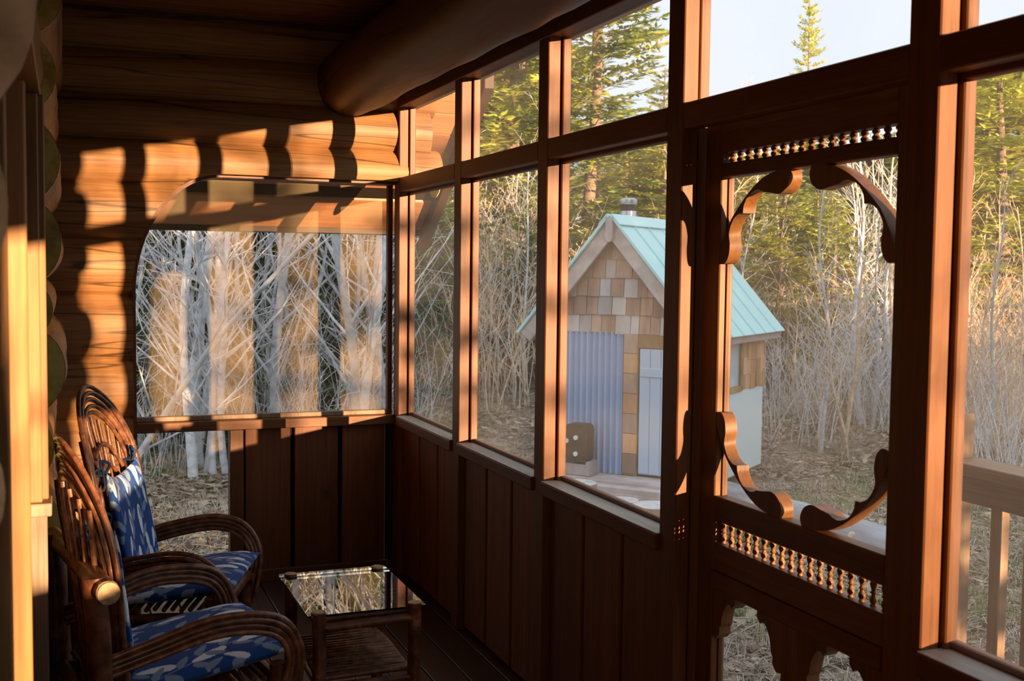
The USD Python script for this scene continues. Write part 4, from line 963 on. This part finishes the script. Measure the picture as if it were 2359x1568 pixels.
for k in range(12):
    px = r9.uniform(1400, 1620); y = r9.uniform(28, 45); i = [0, 1, 1][k % 3]
    plant(f"con{i}", at(px, y), y, r9.uniform(0, 6.28), (r9.uniform(.8, 1.1),) * 2 + (r9.uniform(.26, .36),), *(lambda t: (f"sunlit conifer on the slope, {t[0]} of the shed's chimney", f"slope conifers {t[0]}"))(third(px, 900, 1650, y, 30, ("far left", "left", "right"))), CON[i])
for k in range(18):
    px = r9.uniform(200, 760); y = r9.uniform(16, 28); i = [2, 0, 2][k % 3]
    plant(f"con{i}", at(px, y), y, r9.uniform(0, 6.28), r9.uniform(.7, 1.0), "dark conifer behind the saplings of the end window", g_c["end"], CON[i])
for k in range(20):
    px = r9.uniform(1640, 2160); y = r9.uniform(17.5, 27); i = [0, 1, 2, 1][k % 4]
    plant(f"con{i}", at(px, y), y, r9.uniform(0, 6.28), (r9.uniform(.8, 1.1),) * 2 + (r9.uniform(.22, .34),), "conifer showing through the brush right of the shed", g_c["brush"], CON[i])
for k in range(13):
    px = r9.uniform(2190, 2560); y = r9.uniform(14, 24); i = [1, 0, 1][k % 3]
    plant(f"con{i}", at(px, y), y, r9.uniform(0, 6.28), (r9.uniform(.9, 1.2),) * 2 + (r9.uniform(.36, .50),), "sunlit conifer beyond the deck railing", g_c["right"], CON[i])
for k in range(8):
    x = 9.6 + 0.8 * k + r9.uniform(-.3, .3); y = -9.8 + r9.uniform(-1., 1.)
    plant("con2", x, y, r9.uniform(0, 6.28), (1.1, 1.1, r9.uniform(.50, .62)), "dark young conifer in the row behind the cabin", "row of young conifers behind the cabin", CON[2])
for x, y, a in ((6.4, -10.0, 1.0), (4.5, -9.5, 2.3)):
    plant("con3", x, y, a, (.33, .33, .30), "sparse little pine in the gap of the conifer row behind the cabin", "little pines behind the cabin", CON[3])
for k in range(16):
    px = r9.uniform(925, 1300); y = r9.uniform(15, 24); i = [0, 2, 1, 0][k % 4]
    plant(f"con{i}", at(px, y), y, r9.uniform(0, 6.28), (r9.uniform(.35, .6),) * 2 + (r9.uniform(.16, .32),), "low young conifer among the thickets left of the shed", "young conifers left of the shed", CON[i])
for k in range(13):
    px = r9.uniform(1690, 2150); y = r9.uniform(13.5, 18); i = [1, 0, 2, 1][k % 4]
    plant(f"con{i}", at(px, y), y, r9.uniform(0, 6.28), (r9.uniform(.3, .5),) * 2 + (r9.uniform(.18, .30),), "low young conifer inside the brush right of the shed", "young conifers right of the shed", CON[i])
for k in range(16):
    px = r9.uniform(1690, 2120); y = r9.uniform(11.0, 15.5); i = int(r9.integers(0, 4)); q = r9.uniform(.42, .62)
    plant(f"sap{i}", at(px, y), y, r9.uniform(0, 6.28), (q * 1.1, q * 1.1, q), *(lambda t: (f"bare grey sapling standing in the brush, {t[0]} of the door opening", f"grey saplings {t[0]} of the door"))(third(px, 1690, 2055, y, 14)), SAP[i], tilt=(r9.normal(0, .07), r9.normal(0, .09)))
for k in range(24):
    px = r9.uniform(230, 880); y = r9.uniform(13.5, 19)
    plant("con2", at(px, y), y, r9.uniform(0, 6.28), (r9.uniform(.5, .8),) * 2 + (r9.uniform(.35, .7),), "dark green young conifer among the saplings beyond the end window", "young conifers beyond the end window", CON[2])
# trees behind the camera, to the right: they keep the low sun off the yard and dapple the porch
for k, (x, y, a, q) in enumerate(((4.1, -6.2, 0.4, .75), (5.0, -7.5, 2.0, .9), (5.8, -6.4, 4.1, .8), (4.6, -9.0, 5.2, 1.0), (3.4, -8.2, 1.1, .8))):
    plant("sap1", x, y, a, q, "bare sapling in the gap of the conifer row behind the cabin", "saplings behind the cabin", SAP[1])
for k in range(30):
    x = 7.0 + 0.75 * k + r9.uniform(-.3, .3); y = -6.5 + r9.uniform(-1.2, 1.2)
    plant("con2", x, y, r9.uniform(0, 6.28), (1.0, 1.0, r9.uniform(.46, .58) if x < 16 else (r9.uniform(.34, .42) if x < 17.5 else r9.uniform(.24, .34))), "dark young conifer in the row behind the cabin", "row of young conifers behind the cabin", CON[2])

# ------------------------------------------------------------------ dead grass, leaves and green tufts on the ground (stuff)
def scatter(name, label, protos_, n, seed, keep, smin, smax):
    r = np.random.default_rng(seed)
    P = UsdGeom.PointInstancer.Define(stage, uniq("/World", name))
    tag(P, label, "ground cover", None, "stuff")
    path = str(P.GetPath())
    for k, (v, f, m_) in enumerate(protos_):
        usdkit.mesh(stage, f"{path}/tuft_{k:03d}" if k else f"{path}/tuft", (v, f), m_, False)
    P.CreatePrototypesRel().SetTargets([Sdf.Path(f"{path}/tuft_{k:03d}" if k else f"{path}/tuft") for k in range(len(protos_))])
    pts = []
    while len(pts) < n:
        d = 4.2 + 15 * r.random() ** 1.3; a = r.uniform(-0.42, 0.50) + 0.375
        x, y = d * math.sin(a), d * math.cos(a)
        if (x < 2.95 and y < 6.9 and not (x > 1.75 and y > 3.1)) or (x < 2.2 and y < 6.0): continue
        q = np.array([x, y]) - SC; lx, ly = q @ u_, q @ b_
        if abs(lx) < 1.1 and -.65 < ly < 2.1: continue
        if not keep(x, y, r): continue
        pts.append((x, y, float(ground_z(x, y)) + .0))
    pts = np.array(pts)
    n = len(pts); a = r.uniform(0, 2 * PI, n)
    P.CreatePositionsAttr(Vt.Vec3fArray.FromNumpy(pts.astype(np.float32)))
    P.CreateProtoIndicesAttr(Vt.IntArray.FromNumpy(r.integers(0, len(protos_), n).astype(np.int32)))
    P.CreateOrientationsAttr(Vt.QuathArray([Gf.Quath(float(math.cos(t / 2)), 0, 0, float(math.sin(t / 2))) for t in a]))
    P.CreateScalesAttr(Vt.Vec3fArray.FromNumpy((r.uniform(smin, smax, n)[:, None] * np.ones(3)).astype(np.float32)))
def blades(n, h, seed, lay=0.6, w=.004, rad=.10):
    r = np.random.default_rng(seed); V = []
    for _ in range(n):
        o = np.array([r.normal(0, rad), r.normal(0, rad), -.01]); a = r.uniform(0, 2 * PI); d = np.array([math.cos(a), math.sin(a), 0]); sd = np.array([-d[1], d[0], 0]) * w
        l = h * r.uniform(.5, 1.2); k = lay * r.uniform(.5, 1.4)
        m1 = o + d * l * k * .4 + [0, 0, l * .6 * (1.2 - min(k, 1))] + [0, 0, .015]; e = o + d * l * k + [0, 0, l * max(.05, .9 - k)]
        V += [[o - sd, o + sd, m1], [o + sd, m1 + sd * .6, m1], [m1 - sd * .5, m1 + sd * .5, e]]
    v = np.array(V).reshape(-1, 3); return v, np.arange(len(v)).reshape(-1, 3)
def chips(n, seed, sz=.035, rad=.22):
    r = np.random.default_rng(seed); V, F = [], []
    for k in range(n):
        o = np.array([r.normal(0, rad), r.normal(0, rad), .012 + .02 * r.random()]); A_ = r.normal(0, 1, 3) * [1, 1, .35]; A_ /= np.linalg.norm(A_); B_ = np.cross(A_, [0, 0, 1.0] + r.normal(0, .4, 3)); B_ /= np.linalg.norm(B_)
        l = sz * r.uniform(.6, 1.5); b = len(V)
        V += [o - A_ * l, o + B_ * l * .5, o + A_ * l, o - B_ * l * .5]; F += [[b, b + 1, b + 2], [b, b + 2, b + 3]]
    return np.array(V), np.array(F)
def sticks(n, seed):
    r = np.random.default_rng(seed); T = []
    for _ in range(n):
        o = np.array([r.normal(0, .25), r.normal(0, .25), .015]); a = r.uniform(0, 2 * PI); l = r.uniform(.1, .45); d = np.array([math.cos(a), math.sin(a), r.normal(0, .05)])
        T.append(tube(np.array([o, o + d * l * .5 + [0, 0, .015], o + d * l]), [.006, .005, .003], 4, False))
    return cat(*T)
DRYP = noisy("pale_dead_grass", [(0.3, (0.40, 0.36, 0.30)), (0.7, (0.66, 0.62, 0.55))], 3.0, 3, 0.9, 0.1, 0.01)
patch = lambda x, y: float(meshkit.noise(np.array([x * .9, y * .9, 0.0]), 31))
scatter("dead_grass", "flattened pale dead grass and straw over the yard", [(*blades(26, .28, 1, 1.0), DRYP), (*blades(22, .22, 2, .8), DRY), (*sticks(5, 3), LITTER)], 5200, 51, lambda x, y, r: r.random() < .75, .6, 1.3)
scatter("leaf_litter", "brown leaf litter scattered over the yard", [(*chips(26, 4), LITTER), (*chips(22, 5, .045), DRY)], 3600, 52, lambda x, y, r: True, .7, 1.3)
scatter("green_grass", "small green grass tufts coming up through the litter", [(*blades(34, .13, 6, .45, .004, .07), GRASS), (*blades(28, .10, 7, .6, .005, .09), GRASS)], 1500, 53, lambda x, y, r: patch(x, y) > .60, .6, 1.4)
